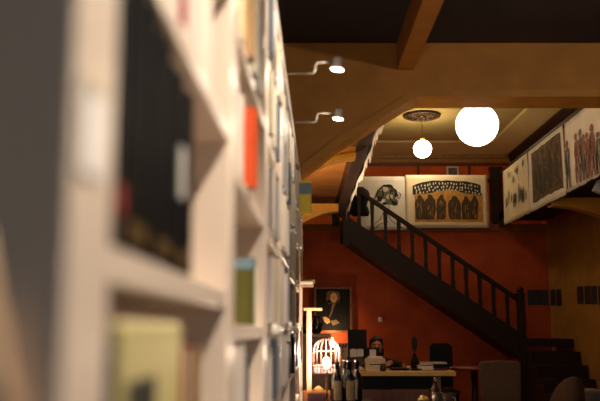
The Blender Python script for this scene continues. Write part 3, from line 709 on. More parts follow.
def desk_item(name, label, cat, px, Y, group=None):
    q = at(px, 370, Y); return thing(name, label, cat, (q.x, Y, dz), 0, group)
# dark till with raised screen and notes taped on it
o = desk_item('cash_register', 'black till with a raised dark screen at the desk left end', 'cash register', 356.0, 9.5)
sc = 9.45/F
MB().box(-7*sc, 7*sc, -.02, .3, 0, .145).build('body', mat('dark_brown_plastic', (52, 44, 34), .5), o, bevel=.006)
Mt = Matrix.Translation((0.02, .1, .3)) @ Matrix.Rotation(R(-14), 4, 'X')
MB().box(-9*sc, 10*sc, -.012, .012, -.18, .15, M=Mt).build('screen', black_m, o, bevel=.004)
MB().box(-.03, .03, .1, .14, .14, .2).build('neck', black_m, o)
for k, (px, w) in enumerate(((353.3, 6.6), (360.2, 6.4))):
    n = thing('paper_note', ['white paper note taped to the dark till screen, the left one', 'white paper note taped to the dark till screen, the right one'][k], 'note', at(px, 353, 9.39), 0, 'white notes on the screens')
    MB().box(-w*.5*sc, w*.5*sc, -.002, 0, -.042+.005*k, .042).build('sheet', paper_white, n)
    MB().box(-.012, .012, -.003, -.002, .032, .048).build('tape', paper_cream, n)
o = desk_item('monitor', 'small black monitor in front of the seated person', 'monitor', 372.6, 9.55)
zc = at(371, 352.5, 9.55).z-dz
MB().box(-7*sc, 7*sc, 0, .025, zc-.06, zc+.055).build('screen', black_m, o, bevel=.004)
MB().box(-.02, .02, .01, .03, .01, zc-.05).build('stand', black_m, o); MB().box(-.07, .07, -.03, .08, 0, .012).build('foot', black_m, o, bevel=.003)
n = thing('paper_note', 'square white paper note on the small black monitor', 'note', at(372.8, 353, 9.545), 0, 'white notes on the screens')
MB().box(-3.2*sc, 3.2*sc, -.002, 0, -.038, .038).build('sheet', paper_white, n)
MB().box(-.012, .012, -.003, -.002, .03, .044).build('tape', paper_cream, n)
# cream printer
o = desk_item('printer', 'cream receipt printer with paper on top in the middle of the desk', 'printer', 375.6, 9.34)
mb = MB(); h = .135
mb.prism([(-9.8*sc, 0, .0), (9.8*sc, 0, 0), (9.8*sc, 0, h*.86), (8.2*sc, 0, h), (-8.4*sc, 0, h), (-9.8*sc, 0, h*.75)], (0, .18, 0)); mb.build('body', mat('cream_plastic', (214, 196, 160), .5), o, bevel=.006)
MB().box(-6*sc, 6*sc, -.003, 0, h*.45, h*.52).build('paper_slot', black_m, o); MB().box(-7*sc, 7*sc, .03, .13, h, h+.018).build('paper_stack', paper_white, o)
MB().box(-9.5*sc, 8*sc, -.1, -.01, .0, .012).build('tray', paper_cream, o, bevel=.002)
# mug
o = desk_item('mug', 'dark mug with a brown side next to the cream printer', 'mug', 382.9, 9.225)
MB().lathe([(.026, 0), (.031, .01), (.031, .08), (.028, .08), (.027, .02)], n=20).build('body', mat('dark_mug', (60, 38, 30), .3), o)
MB().tube([(.03, 0, .065), (.048, 0, .06), (.052, 0, .04), (.045, 0, .022), (.03, 0, .018)], .006, 8).build('handle', mat('mug_brown', (130, 70, 40), .4), o)
# crumpled cream paper
r5 = random.Random(5)
for k, px in enumerate((356.5, 360.8)):
    o = tag(MB().ball((0, 0, .02), (.032, .028, .024), 9, 6).build('crumpled_paper', paper_cream, loc=(at(px, 370, 9.28).x, 9.28, dz)), ['crumpled cream paper at the left front corner of the desk', 'crumpled cream paper between the corner and the cream printer'][k], 'paper', 'crumpled papers on the desk')
    for v in o.data.vertices: v.co *= 1+r5.uniform(-.22, .22)
    for v in o.data.vertices: v.co.z = max(v.co.z, 0.0)
    for p in o.data.polygons: p.use_smooth = False
o = desk_item('laptop', 'flat black closed laptop on the desk right of the mug', 'laptop', 400, 9.45)
MB().box(-9*sc, 8*sc, -.1, .14, 0, .014).build('base', black_m, o, bevel=.003); MB().box(-9*sc, 8*sc, -.1, .14, .0145, .024).build('lid', black_m, o, bevel=.003)
o = desk_item('jar', 'small amber jar standing behind the black laptop', 'jar', 403.8, 9.72)
MB().lathe([(.02, 0), (.024, .006), (.024, .055), (.018, .064), (.018, .07)], n=16).build('body', mat('amber', (150, 92, 44), .3), o); MB().lathe([(.02, .07), (.02, .085), (.001, .087)], n=16).build('lid', brown_wood, o)
o = desk_item('egg_cup', 'tiny white cup on the desk beside the amber jar', 'cup', 408, 9.68)
MB().lathe([(.016, 0), (.010, .01), (.02, .035), (.018, .036), (.008, .015)], n=16).build('body', paper_white, o)
MB().tube([(.018, 0, .03), (.03, 0, .027), (.03, 0, .018), (.016, 0, .016)], .003, 6).build('handle', paper_white, o)
o = desk_item('tray', 'shallow black dish on the desk under the tall dark vase', 'dish', 415.5, 9.4)
MB().lathe([(.04, 0), (.07, .012), (.072, .014), (.04, .005), (.001, .004)], n=24).build('body', black_m, o); MB().lathe([(.072, .012), (.075, .016), (.071, .017)], n=24).build('rim', black_m, o)
o = desk_item('vase', 'slender black vase with a dark flower spike standing on the desk', 'vase', 415, 9.8)
MB().lathe([(.035, 0), (.05, .03), (.045, .09), (.02, .14), (.015, .165), (.02, .17)], n=20).build('body', black_m, o)
MB().tube([(0, 0, .15), (.002, 0, .24)], .006, 8).build('stem', dark_wood, o); MB().lathe([(.006, .2), (.026, .23), (.032, .29), (.026, .35), (.006, .38)], n=12).build('flower_spike', mat('dark_flower', (40, 26, 22), .8), o)
bz = dz
for k, (px, w, hh, yy, c, lab) in enumerate(((428, 10, .05, 9.5, 'white', 'thick white book at the bottom of the stack on the desk right end'), (429.5, 9, .035, 9.5, 'pale grey', 'pale grey book on top of the thick white book on the desk'))):
    o = thing('book', lab, 'book', (at(px, 370, yy).x, yy, bz), 0, 'books at the desk right end')
    mb = MB(); mb.box(-w*sc, w*sc*.6, -.08, -.076, 0, hh); mb.box(-w*sc, w*sc*.6, -.08, .1, 0, .004); mb.box(-w*sc, w*sc*.6, -.08, .1, hh-.004, hh); mb.build('cover', bmat(c), o)
    MB().box(-w*sc+.004, w*sc*.6-.004, -.076, .097, .004, hh-.004).build('page_block', page_m, o); bz += hh+.001
for k, (px, w, hh, yy, c, lab) in enumerate(((439, 8.5, .03, 9.45, 'maroon', 'dark red book lying near the right end of the desk'), (438, 8, .035, 9.45, 'black', 'black book lying on the dark red book on the desk'), (439.5, 7, .02, 9.47, 'white', 'slim white book topping the dark pair on the desk'))):
    if k == 0: bz = dz
    o = thing('book', lab, 'book', (at(px, 370, yy).x, yy, bz), 0, 'books at the desk right end')
    mb = MB(); mb.box(-w*sc*.7, w*sc*.9, -.08, -.076, 0, hh); mb.box(-w*sc*.7, w*sc*.9, -.08, .1, 0, .004); mb.box(-w*sc*.7, w*sc*.9, -.08, .1, hh-.004, hh); mb.build('cover', bmat(c), o)
    MB().box(-w*sc*.7+.004, w*sc*.9-.004, -.076, .097, .004, hh-.004).build('page_block', page_m, o); bz += hh+.001

# ------------------------------------------------------------------ seated person behind the desk
hc = at(376.3, 346.5, 10.22)
PX = hc.x; hz = hc.z
p = thing('person', 'dark haired person in dark clothes seated behind the desk looking down', 'person', (PX, 10.6, 0))
def remesh(o, vox, sm=4):
    m = o.modifiers.new('remesh', 'REMESH'); m.mode = 'VOXEL'; m.voxel_size = vox; m.use_smooth_shade = True
    m = o.modifiers.new('smooth', 'SMOOTH'); m.factor = .5; m.iterations = sm
    return o
skin = mat('skin', (186, 128, 94), .55, .1, 20)
V = lambda x, y, z: Vector((x, y-10.6, z))
hip = V(0, 10.62, .53); chest = V(0, 10.42, .76); shz = hz-.215
sh_l, sh_r = V(-.185, 10.36, shz), V(.185, 10.36, shz)
neck0, head = V(0, 10.33, shz+.03), V(0, 10.22, hz)
mb = MB()
tilt = Matrix.Rotation(R(14), 4, 'X')
mb.ball(head, (.074, .092, .108), 28, 18, M=tilt); mb.ball(head+Vector((0, -.02, -.062)), (.052, .062, .055), 18, 12)
mb.capsule(neck0, head+Vector((0, .02, -.08)), .06, .054)
mb.capsule(head+Vector((0, -.086, .012)), head+Vector((0, -.108, -.022)), .010, .015); mb.ball(head+Vector((0, -.088, -.055)), (.024, .014, .009), 12, 8)
mb.ball(head+Vector((0, -.075, .03)), (.055, .02, .012), 12, 8)
for s in (-1, 1): mb.ball(head+Vector((s*.077, .01, -.005)), (.012, .022, .034), 10, 8)
def limb(mb, pts, rs):
    for a, b, r0, r1 in zip(pts[:-1], pts[1:], rs[:-1], rs[1:]): mb.capsule(a, b, r0, r1)
arms = {}
for s, sh0 in ((-1, sh_l), (1, sh_r)):
    el = V(s*.27, 10.22, DZ+.02); wr = V(s*.15, 10.02, DZ+.06); arms[s] = (sh0, el, wr)
    limb(mb, [sh0, el, wr], [.056, .045, .030])
    pal_ = wr+Vector((-s*.035, -.05, -.01)); limb(mb, [wr, pal_], [.028, .033])
    fd = Vector((-s*.35, -1, -.15)).normalized(); sd = Vector((1, -s*.35, 0)).normalized()
    for f, ln in ((-1.5, .062), (-.5, .075), (.5, .072), (1.5, .055)):
        a = pal_+sd*f*.019+fd*.02; b = a+fd*ln*.55; c2 = b+(fd+Vector((0, 0, -.5))).normalized()*ln*.5
        limb(mb, [a, b, c2], [.0095, .0088, .0075])
    a = wr+Vector((-s*.0, -.01, 0)); b = a+Vector((-s*.05, -.02, .0))+fd*.01; limb(mb, [a, b, b+fd*.035], [.014, .011, .009])
limb(mb, [hip, chest, V(0, 10.36, shz-.05)], [.13, .135, .11]); limb(mb, [sh_l, V(0, 10.36, shz-.01), sh_r], [.06, .08, .06])
for s in (-1, 1): limb(mb, [V(s*.09, 10.62, .52), V(s*.12, 10.22, .50), V(s*.12, 10.26, .1), V(s*.13, 10.14, .05)], [.085, .062, .042, .036])
remesh(mb.build('body', skin, p), .0065, 3)
mb = MB()
limb(mb, [hip+Vector((0, 0, .02)), chest, V(0, 10.36, shz-.05)], [.145, .15, .125]); limb(mb, [sh_l, V(0, 10.36, shz+.0), sh_r], [.072, .09, .072]); limb(mb, [V(0, 10.345, shz), V(0, 10.325, shz+.06)], [.085, .068])
for s in (-1, 1):
    a, b, c2 = arms[s]; limb(mb, [a, b, c2+(b-c2)*.12], [.07, .058, .043])
remesh(mb.build('sweater', mat('dark_sweater', (34, 28, 28), .85, .3, 30), p), .012, 4)
mb = MB()
for s in (-1, 1): limb(mb, [V(s*.09, 10.62, .525), V(s*.12, 10.22, .505), V(s*.12, 10.26, .12)], [.1, .076, .055])
mb.ball(hip, (.16, .14, .12)); remesh(mb.build('trousers', mat('dark_trousers', (26, 26, 32), .85), p), .012, 4)
for s in (-1, 1):
    mb = MB(); limb(mb, [V(s*.12, 10.28, .05), V(s*.135, 10.08, .04)], [.048, .038]); mb.ball(V(s*.12, 10.26, .1), .055)
    remesh(mb.build('shoe', black_m, p), .01, 3)
mb = MB()
mb.ball(head+Vector((0, .022, .025)), (.088, .098, .104), 24, 16, M=tilt); mb.ball(head+Vector((-.07, .03, -.05)), (.026, .045, .09), 14, 10); mb.ball(head+Vector((.07, .03, -.05)), (.026, .045, .09), 14, 10)
mb.ball(head+Vector((0, .075, -.06)), (.07, .04, .1), 14, 10)
mb.ball(head+Vector((-.03, -.055, .082)), (.05, .03, .025), 12, 8); mb.ball(head+Vector((.035, -.05, .08)), (.045, .03, .025), 12, 8)
remesh(mb.build('hair', mat('dark_hair', (26, 18, 15), .6, .3, 40), p), .009, 3)
mb = MB(); mb.ball(head+Vector((0, -.045, -.088)), (.05, .045, .034), 14, 10); mb.ball(head+Vector((0, -.096, -.043)), (.028, .01, .007), 10, 6)
mb.build('beard', MATS['dark_hair'], p)
for s in (-1, 1):
    mb = MB(); mb.ball(head+Vector((s*.031, -.083, .006)), (.013, .009, .008), 10, 8, 0); mb.ball(head+Vector((s*.031, -.091, .004)), (.006, .003, .006), 8, 6, 1)
    mb.build('eye', [mat('eye_white', (200, 190, 180), .3), black_m], p)
    MB().tube([head+Vector((s*.012, -.098, .026)), head+Vector((s*.034, -.092, .032)), head+Vector((s*.052, -.078, .024))], .005, 6).build('eyebrow', MATS['dark_hair'], p)
o = thing('desk_chair', 'dark wooden chair under the seated person behind the desk', 'chair', (PX, 10.62, 0))
MB().box(-.21, .21, -.2, .22, .36, .40).build('seat', dark_wood, o, bevel=.01)
for x in (-.19, .16):
    for y in (-.18, .19): MB().box(x, x+.035, y, y+.035, 0, .36).build('leg', dark_wood, o)
MB().box(-.19, .19, .2, .225, .46, .80).build('backrest', dark_wood, o, bevel=.01)
for x in (-.19, .155): MB().box(x, x+.035, .19, .225, .40, .46).build('back_post', dark_wood, o)

for px, top, lb in ((441, 343, 'dark chair with its back near the red wall, behind the stacked books on the desk'),):
    q = at(px, top, 11.2); o = thing('dark_chair', lb, 'chair', (q.x, 11.2, 0)); zt = q.z
    hw = .15
    MB().prism([(-hw, 0, .5), (hw, 0, .5), (hw, 0, zt-.05), (hw*.7, 0, zt), (-hw*.7, 0, zt), (-hw, 0, zt-.05)], (0, .05, 0)).build('backrest', black_m, o, bevel=.015)
    MB().box(-hw-.02, hw+.02, -.4, .06, .43, .49).build('seat', black_m, o, bevel=.015)
    for x in (-hw, hw-.035):
        for y in (-.38, .02): MB().box(x, x+.035, y, y+.035, 0, .43).build('leg', dark_wood, o)
# ------------------------------------------------------------------ brown cabinet with two dark jugs under the portrait
q0, q1 = at(286, 335, 8.4), at(331, 335, 8.4); cz = at(310, 333.8, 8.4).z
o = thing('cabinet', 'brown wooden cabinet under the portrait, behind the cage lamp', 'cabinet', ((q0.x+q1.x)/2, 8.4, 0))
hw = (q1.x-q0.x)/2
MB().box(-hw+.02, hw-.02, .02, .45, 0, cz-.035).build('body', brown_wood, o); MB().box(-hw, hw, 0, .47, cz-.035, cz).build('top', mat('honey_wood', (150, 100, 48), .4, .2, 8), o, bevel=.006)
for s in (-1, 1):
    d_ = MB().box(min(s*.004, s*(hw-.04)), max(s*.004, s*(hw-.04)), .004, .02, .08, cz-.08).build('door', brown_wood, o, bevel=.004)
    MB().ball((s*.03, -.008, cz*.55), .013, 10, 8).build('knob', gold_trim, d_)
for px, py, rb, h, lab in ((305.3, 333.5, .042, .24, 'tall black jug on the brown cabinet, left behind the white stand'), (316.5, 333.5, .055, .18, 'squat black jug on the brown cabinet, right of the white stand')):
    q = at(px, py, 8.55); o = thing('jug', lab, 'jug', (q.x, 8.58, cz+.001), 0, 'black jugs on the cabinet')
    MB().lathe([(rb*.6, 0), (rb*.95, h*.15), (rb, h*.4), (rb*.75, h*.65), (rb*.4, h*.8), (rb*.4, h*.92), (rb*.55, h), (rb*.45, h), (rb*.3, h*.9)], n=24).build('body', mat('black_glaze', (22, 19, 18), .25), o)
    MB().tube([(rb*.4, 0, h*.9), (rb*1.1, 0, h*.88), (rb*1.25, 0, h*.65), (rb*.9, 0, h*.42)], .008, 8).build('handle', MATS['black_glaze'], o)
    MB().ball((-rb*.5, 0, h*.99), (.02, .012, .01), 8, 6).build('spout', MATS['black_glaze'], o)

# ------------------------------------------------------------------ lamp table with stand, cage lamp and bottles
TZ = at(340, 406, 6.0).z
o = thing('side_table', 'dark table under the bottles, cage lamp and white stand', 'table', (.30, 6.0, 0))
MB().box(-.265, .25, -.5, .6, TZ-.04, TZ-.001).build('table_top', dark_wood, o, bevel=.005)
for x in (-.25, .2):
    for y in (-.46, .52): MB().box(x, x+.04, y, y+.04, 0, TZ-.04).build('leg', dark_wood, o)
# T-shaped white stand in a plum box
YS = 6.35; sb = at(316.5, 401, YS); s1 = YS/F
o = thing('display_stand', 'pale T-shaped wooden stand rising from a plum box beside the cage lamp', 'stand', (at(309.2, 380, YS).x, YS, TZ))
px0, px1 = (303.5-309.2)*s1, (329.5-309.2)*s1; zt_ = at(316, 393, YS).z-TZ
b_ = MB().box(px0+.004, px1-.004, -.03, .10, 0, zt_).build('box', mat('plum_box', (78, 46, 62), .6), o)
mb = MB(); mb.box(px0, px1, -.034, .104, zt_, zt_+.014); mb.box(px0, px0+.03, -.034, -.03, 0, zt_); mb.box(px1-.012, px1, -.034, -.03, 0, zt_)
mb.build('trim', mat('honey_edge', (170, 112, 60), .5), b_)
pm = mat('pale_pine', (222, 184, 140), .45, .1, 8)
MB().box(-2.3*s1, 2.3*s1, -.012, .012, zt_+.014, at(309, 310.5, YS).z-TZ).build('post', pm, o, bevel=.002)
MB().box((303.8-309.2)*s1, (322-309.2)*s1, -.03, .03, at(309, 310.5, YS).z-TZ, at(309, 308, YS).z-TZ).build('crossbar', pm, o, bevel=.002)
MB().lathe([(.05, zt_+.0145), (.035, zt_+.03), (.006, zt_+.05)], c=(.07, .03, 0), n=16).build('finial', mat('straw', (190, 150, 90), .7), o)
# cage lamp
YC = 6.1; cc = at(326.5, 356, YC); s2 = YC/F; rr = 13.2*s2
o = thing('cage_lamp', 'glowing pinkish wire birdcage lamp in front of the cabinet', 'lamp', (cc.x, YC, TZ))
cb = at(326, 373, YC).z-TZ; cm = at(326, 351.5, YC).z-TZ; ctp = at(326, 338.5, YC).z-TZ
wire = mat('pink_white_wire', (112, 80, 72), .4, .05, 10)
mb = MB()
for k in range(16):
    a = 2*math.pi*k/16; ca, sa = math.cos(a), math.sin(a)
    path = [(rr*ca, rr*sa, cb)] + [(rr*math.cos(t)*ca, rr*math.cos(t)*sa, cm+(ctp-cm)*math.sin(t)) for t in [x*math.pi/2/7 for x in range(8)]]
    path[-1] = (.004*ca, .004*sa, ctp)
    mb.tube(path, .0022, 6)
mb.build('cage', wire, o)
mb = MB()
for z in (cb, cb+(cm-cb)*.33, cm): mb.tube([(rr*math.cos(2*math.pi*k/32), rr*math.sin(2*math.pi*k/32), z) for k in range(33)], .0035, 6)
mb.build('ring', wire, o)
mb = MB()   # zigzag basket at the bottom
for q in range(3):
    zz0 = cb+.002+q*.018
    mb.tube([(rr*1.01*math.cos(2*math.pi*k/48), rr*1.01*math.sin(2*math.pi*k/48), zz0+(.016 if k % 2 else 0)) for k in range(49)], .0042, 6)
mb.build('basket', mat('pinkish_weave', (96, 58, 52), .5), o)
mb = MB(); mb.ball((0, 0, cb-.002), (rr, rr, .005), 24, 6); mb.build('cage_floor', wire, o)
MB().tube([(0, 0, .012), (0, 0, cb)], .007, 10).build('stem', mat('brass_stem', (170, 130, 80), .35, metal=.5), o)
MB().lathe([(.06, 0), (.06, .006), (.02, .012), (.008, .014)], n=24).build('base', MATS['brass_stem'], o)
MB().lathe([(.001, cb+.03), (.02, cb+.032), (.028, cb+.05), (.03, cb+.075), (.022, cb+.10), (.001, cb+.115)], n=20).build('bulb', emit('cage_bulb', (255, 214, 176), 7.0), o)
MB().lathe([(.014, cb), (.014, cb+.032), (.001, cb+.033)], n=14).build('socket', white_metal, o)
# bottles
bot_m = mat('dark_bottle_glass', (14, 16, 12), .08, .1, 8, coat=.6); cap_m = mat('bottle_capsule', (22, 15, 15), .35); lbl_m = mat('bottle_label', (206, 186, 146), .6)
bl = ['dark wine bottle with cream label, front left of the bottle group', 'dark wine bottle with cream label, front middle of the bottle group', 'dark wine bottle, front right end of the bottle group', 'dark wine bottle behind, under the cage lamp', 'dark wine bottle behind and between the two labelled bottles', 'dark wine bottle at the back right of the bottle group', 'dark wine bottle at the very back of the bottle group']
proto = None
for k, (px, Y, lb) in enumerate(((337.3, 5.95, 1), (349.6, 5.95, 1), (357.0, 6.05, 1), (336.0, 6.46, 0), (344.5, 6.2, 0), (356.0, 6.24, 0), (347.0, 6.32, 0))):
    q = at(px, 380, Y)
    if proto is None:
        proto = o = thing('wine_bottle', bl[0], 'bottle', (q.x, Y, TZ), 0, 'wine bottles beside the cage lamp')
        MB().lathe([(.034, 0), (.0375, .006), (.0375, .185), (.034, .205), (.018, .232), (.0145, .245), (.0145, .30), (.016, .301), (.016, .309), (.012, .31)], n=28).build('body', bot_m, o)
        MB().lathe([(.0153, .252), (.0153, .299), (.0168, .3), (.0168, .311), (.001, .312)], n=20).build('capsule', cap_m, o)
        MB().lathe([(.0380, .05), (.0380, .14)], n=28)
        l = MB(); n = 14
        l.strip([(Vector((.0382*math.sin(a), -.0382*math.cos(a), .045)), Vector((.0382*math.sin(a), -.0382*math.cos(a), .178))) for a in [-.85+1.7*i/n for i in range(n+1)]]); l.build('bottle_label', lbl_m, o)
    else:
        o = copy_tree(proto); o.location = (q.x, Y, TZ); o['label'] = bl[k]
        o.rotation_euler = (0, 0, (.0, .1, -.9, .6, 2.5, -2.2, 2.0)[k])
# low sideboard with items between cage and till
o = thing('sideboard', 'dark low sideboard standing left of the counter desk', 'sideboard', (at(341, 380, 9.5).x, 9.5, 0))
MB().box(-.14, .085, 0, .4, 0, .78).build('body', dark_wood, o); MB().box(-.145, .09, -.01, .41, .78, .80).build('top', brown_wood, o)
MB().box(-.13, .075, -.012, 0, .1, .72).build('door', dark_wood, o)
o = thing('carton', 'narrow yellowish carton standing upright right of the cage lamp', 'carton', (at(339.3, 360, 9.55).x, 9.55, .801))
h = at(339, 348.5, 9.55).z-.801
MB().box(-.045, .045, -.03, .05, 0, h).build('body', mat('yellow_card', (190, 150, 80), .6, .1, 10), o, bevel=.003); MB().box(-.03, .03, -.032, -.03, h*.3, h*.7).build('front_label', paper_cream, o)
o = thing('framed_card', 'small black and white picture card propped behind the yellowish carton', 'picture', (at(342, 350, 9.8).x, 9.8, .801))
h = at(342, 343, 9.8).z-.801
MB().box(-.07, .07, 0, .012, 0, h).build('card', paper_white, o)
mb = MB(); r7 = random.Random(7)
for k in range(14): mb.box(*(lambda x, z: (x, x+.02, -.002, 0, z, z+.02))(r7.uniform(-.06, .04), h-.02-r7.uniform(.01, .09)))
mb.build('print', ink, o)
# candle-bulb lamp under the portrait, half hidden by the cage
qf = at(332.2, 343, 13.76)
o = thing('table_lamp', 'small bare candle-bulb lamp glowing white just above the cage lamp', 'lamp', (qf.x, 13.76, .75))
MB().lathe([(.07, 0), (.07, .012), (.03, .02), (.012, .03), (.012, qf.z-.75-.09), (.02, qf.z-.75-.085), (.02, qf.z-.75-.06)], n=20).build('base', MATS['brass_stem'], o)
MB().lathe([(.018, qf.z-.75-.06), (.034, qf.z-.75-.03), (.034, qf.z-.75-.0), (.02, qf.z-.75+.045), (.004, qf.z-.75+.09)], n=18).build('bulb', emit('candle_bulb', (255, 206, 150), 50.0), o)
o = thing('lamp_table', 'small dark table carrying the candle-bulb lamp under the portrait', 'table', (qf.x, 13.76, 0))
MB().box(-.22, .22, -.2, .2, .72, .749).build('table_top', dark_wood, o)
for x in (-.2, .17):
    for y in (-.18, .15): MB().box(x, x+.03, y, y+.03, 0, .72).build('leg', dark_wood, o)

# ------------------------------------------------------------------ nearer table with decanter, cups and flower
TY = 6.0; tz = at(440, 411, TY).z
o = thing('cafe_table', 'dark table at the bottom edge holding the decanter, cups and flower', 'table', (.93, TY+.15, 0))
MB().lathe([(.36, tz-.03), (.365, tz-.015), (.36, tz-.001), (.001, tz-.001)], n=40).build('table_top', dark_wood, o); MB().tube([(0, 0, .03), (0, 0, tz-.03)], .035, 12).build('pedestal', black_m, o); MB().lathe([(.24, 0), (.24, .015), (.04, .035)], n=30).build('foot', black_m, o)
clear = glass('clear_glass', (235, 235, 230), .03)
q = at(435.5, 395, TY); o = thing('decanter', 'clear glass decanter with stopper on the table below the desk', 'decanter', (q.x, TY, tz))
MB().lathe([(.035, 0), (.038, .01), (.038, .12), (.030, .16), (.014, .185), (.014, .205), (.011, .205), (.011, .186), (.027, .157), (.034, .12), (.034, .012), (.001, .01)], n=28).build('body', clear, o)
MB().lathe([(.010, .198), (.010, .207), (.014, .212), (.012, .226), (.001, .23)], n=16).build('stopper', clear, o)
for px, Y, lab in ((437, 5.85, 'white cup with dark pattern in front of the glass decanter'), (447.5, 5.9, 'white cup with reddish pattern right of the decanter')):
    q = at(px, 390, Y); o = thing('cup', lab, 'cup', (q.x, Y, tz), 0, 'patterned cups on the table')
    hh = at(px, 392.5 if px < 440 else 393, Y).z-tz
    MB().lathe([(.022, 0), (.026, .008), (.034, hh*.6), (.036, hh), (.033, hh), (.024, .012), (.001, .01)], n=24).build('body', mat('cup_glaze' + ('_b' if px > 440 else ''), (138, 120, 98), .3, .5, 18, rgb2=(70, 36, 34) if px > 440 else (60, 48, 40)), o)
    MB().tube([(.034, 0, hh*.8), (.05, 0, hh*.75), (.052, 0, hh*.5), (.034, 0, hh*.35)], .004, 8).build('handle', paper_cream, o)
q = at(458, 400, 5.95); o = thing('drinking_glass', 'empty drinking glass at the right side of the bottom table', 'glass', (at(455.5, 395, 5.95).x, 5.95, tz))
MB().lathe([(.024, 0), (.026, .006), (.030, .125), (.028, .125), (.024, .01), (.001, .008)], n=24).build('body', clear, o); MB().lathe([(.0302, .118), (.0305, .124), (.0285, .126)], n=24).build('rim', clear, o)
# cream rose in a small pot
q = at(423.5, 398, 5.9); o = thing('cream_rose', 'cream rose in a small dark pot at the bottom edge', 'flower', (q.x, 5.9, tz))
MB().lathe([(.03, 0), (.04, .05), (.036, .05), (.03, .045), (.001, .044)], n=20).build('pot', black_m, o)
mb = MB(); zz = at(424, 399, 5.9).z-tz; r8 = random.Random(8)
for k in range(34):
    a = r8.uniform(0, 6.28); el = r8.uniform(.1, 1.5); rad = .036
    M_ = Matrix.Rotation(a, 4, 'Z') @ Matrix.Rotation(r8.uniform(.3, 1.6), 4, 'Y') @ Matrix.Rotation(r8.uniform(-.6, .6), 4, 'X')
    mb.ball((rad*math.cos(el)*math.cos(a), rad*math.cos(el)*math.sin(a), zz-.012+.026*math.sin(el)), (.015, .012, .003), 8, 6, M=M_)
mb.build('petals', mat('rose_petal', (230, 196, 120), .6, .1, 20), o); MB().tube([(0, 0, .03), (0, 0, zz)], .004, 6).build('stem', mat('stem_green', (60, 70, 34), .6), o)

# ------------------------------------------------------------------ chairs and table at the right
q = at(501, 380, 8.2); s8 = 8.2/F; tz_ = at(501, 361, 8.2).z
o = thing('upholstered_chair', 'beige upholstered chair with its back to us below the staircase', 'chair', (q.x, 8.2, 0))
bg = mat('beige_fabric', (84, 62, 41), .9, .15, 30, .1)
mb = MB(); hw = 20.5*s8
mb.prism([(-hw*.92, 0, .46), (hw*.92, 0, .46), (hw, .0, tz_-.04), (hw*.94, 0, tz_-.005), (0, 0, tz_+.006), (-hw*.94, 0, tz_-.005), (-hw, 0, tz_-.04)], (0, .07, 0)); mb.build('backrest', bg, o, bevel=.02)
MB().box(-hw, hw, .03, .47, .38, .47).build('seat', bg, o, bevel=.02)
for x in (-hw+.01, hw-.05):
    for y in (.03, .42): MB().box(x, x+.04, y, y+.04, 0, .38).build('leg', dark_wood, o)
q = at(567, 385, 8.0); tz_ = at(567, 376, 8.0).z
o = thing('armchair', 'small rounded brown tub chair near the right wall', 'armchair', (q.x, 8.0, 0))
mb = MB()
n = 16; prof = []
for k in range(n+1):
    a = math.pi*k/n; prof.append((math.cos(a), math.sin(a)))
wall = []
for (cx_, cy_) in prof:
    wall.append((Vector((.125*cx_, .05-.16*cy_, 0)), Vector((.165*cx_, .05-.21*cy_, 0)), .56+(tz_-.56)*max(cy_, 0)**.7*(1+.12*cx_)))
vs = []; fs = []
for a, b, z in wall: vs += [a+Vector((0, 0, .3)), b+Vector((0, 0, .3)), b+Vector((0, 0, z-.02)), (a+b)/2+Vector((0, 0, z)), a+Vector((0, 0, z-.02))]
for i in range(n):
    for k in range(5): fs.append((i*5+k, i*5+(k+1) % 5, (i+1)*5+(k+1) % 5, (i+1)*5+k))
fs += [[0, 1, 2, 3, 4], [n*5+k for k in (4, 3, 2, 1, 0)]]
mb.add(vs, fs, 0, True); am = mat('brown_fabric', (84, 60, 38), .9, .15, 30, .1); mb.build('backrest', am, o)
MB().box(-.15, .15, -.1, .3, .3, .44).build('seat', am, o, bevel=.03)
for x in (-.14, .10):
    for y in (-.1, .26): MB().box(x, x+.04, y, y+.04, 0, .3).build('leg', dark_wood, o)
q = at(588, 395, 8.3); o = thing('crate', 'grey white box beside the tub chair at the bottom right corner', 'box', (q.x+.02, 8.4, 0))
zz = at(588, 391, 8.3).z
MB().box(-.13, .16, 0, .3, 0, zz-.03).build('body', mat('grey_box', (104, 98, 90), .7), o, bevel=.005); MB().box(-.135, .165, -.005, .305, zz-.03, zz).build('lid', mat('grey_lid', (120, 114, 104), .7), o, bevel=.004)
q = at(468, 367, 9.8); o = thing('round_table', 'round reddish wooden table between the desk and the beige chair', 'table', (q.x+.08, 9.85, 0)); zz = q.z
MB().lathe([(.26, zz-.035), (.28, zz-.02), (.28, zz-.005), (.27, zz), (.001, zz)], n=40).build('table_top', mat('red_wood', (126, 54, 34), .3, .2, 8), o); MB().tube([(0, 0, .03), (0, 0, zz-.035)], .04, 12).build('pedestal', dark_wood, o); MB().lathe([(.22, 0), (.22, .02), (.05, .05)], n=30).build('foot', dark_wood, o)

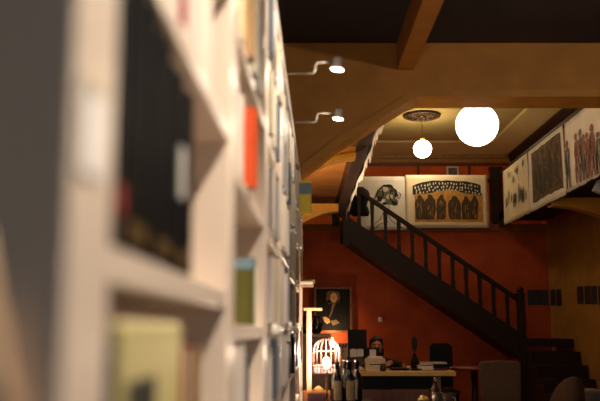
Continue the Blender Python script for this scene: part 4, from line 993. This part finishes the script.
# ------------------------------------------------------------------ lights, world, camera
def light(kind, name, loc, energy, color, size=.1, rot=None):
    l = bpy.data.lights.new(name, kind); l.energy = energy; l.color = color
    if kind == 'AREA': l.size = size
    else: l.shadow_soft_size = size
    o = bpy.data.objects.new(name, l); C.objects.link(o); o.location = loc
    if rot: o.rotation_euler = rot
    return o
for lx, ly, P, lb in ((-.30, 9.5, 110, 'brass torchiere floor lamp behind the bookcases, farther from the camera'), (-.16, 7.12, 20, 'brass torchiere floor lamp directly behind the last bookcase')):  # unseen uplighters added to light the left gallery soffit and brackets
    o = thing('floor_lamp', lb, 'lamp', (lx, ly, 0), 0, 'torchieres behind the bookcases')
    MB().lathe([(.1, 0), (.1, .02), (.03, .035), (.012, .05)], n=24).build('base', MATS['brass_stem'], o); MB().tube([(0, 0, .04), (0, 0, 2.08)], .011, 10).build('pole', MATS['brass_stem'], o)
    MB().lathe([(.012, 2.07), (.07, 2.09), (.13, 2.14), (.16, 2.2), (.155, 2.2), (.125, 2.145), (.065, 2.1), (.001, 2.09)], n=30).build('lamp_shade', MATS['brass_stem'], o)
    light('POINT', 'torchiere_light', (lx, ly, 2.15), P, (1, .74, .46), .03)
light('POINT', 'cage_light', (cc.x, YC, TZ+cb+.145), 34, (1, .74, .54), .02)
light('POINT', 'candle_light', (qf.x, 13.76, qf.z+.12), 6, (1, .62, .32), .02)
w = bpy.data.worlds.new('world'); bpy.context.scene.world = w; w.use_nodes = True
bgn = w.node_tree.nodes['Background']; bgn.inputs['Color'].default_value = (.80, .92, 1, 1); bgn.inputs['Strength'].default_value = .33
cam = bpy.data.cameras.new('camera'); cam.lens = 50.0*833.0/833.33; cam.sensor_width = 36
cam.dof.use_dof = True; cam.dof.focus_distance = 10.5; cam.dof.aperture_fstop = 2.3; cam.dof.aperture_blades = 9
co = bpy.data.objects.new('camera', cam); C.objects.link(co); co.location = (0, 0, CAMZ); co.rotation_euler = (R(90)+PITCH, 0, 0)
sc_ = bpy.context.scene; sc_.camera = co
sc_.view_settings.view_transform = 'Standard'; sc_.view_settings.look = 'None'; sc_.view_settings.exposure = 0.0; sc_.view_settings.gamma = 1.0; sc_.view_settings.use_curve_mapping = False
sc_.cycles.max_bounces = 10; sc_.cycles.diffuse_bounces = 5
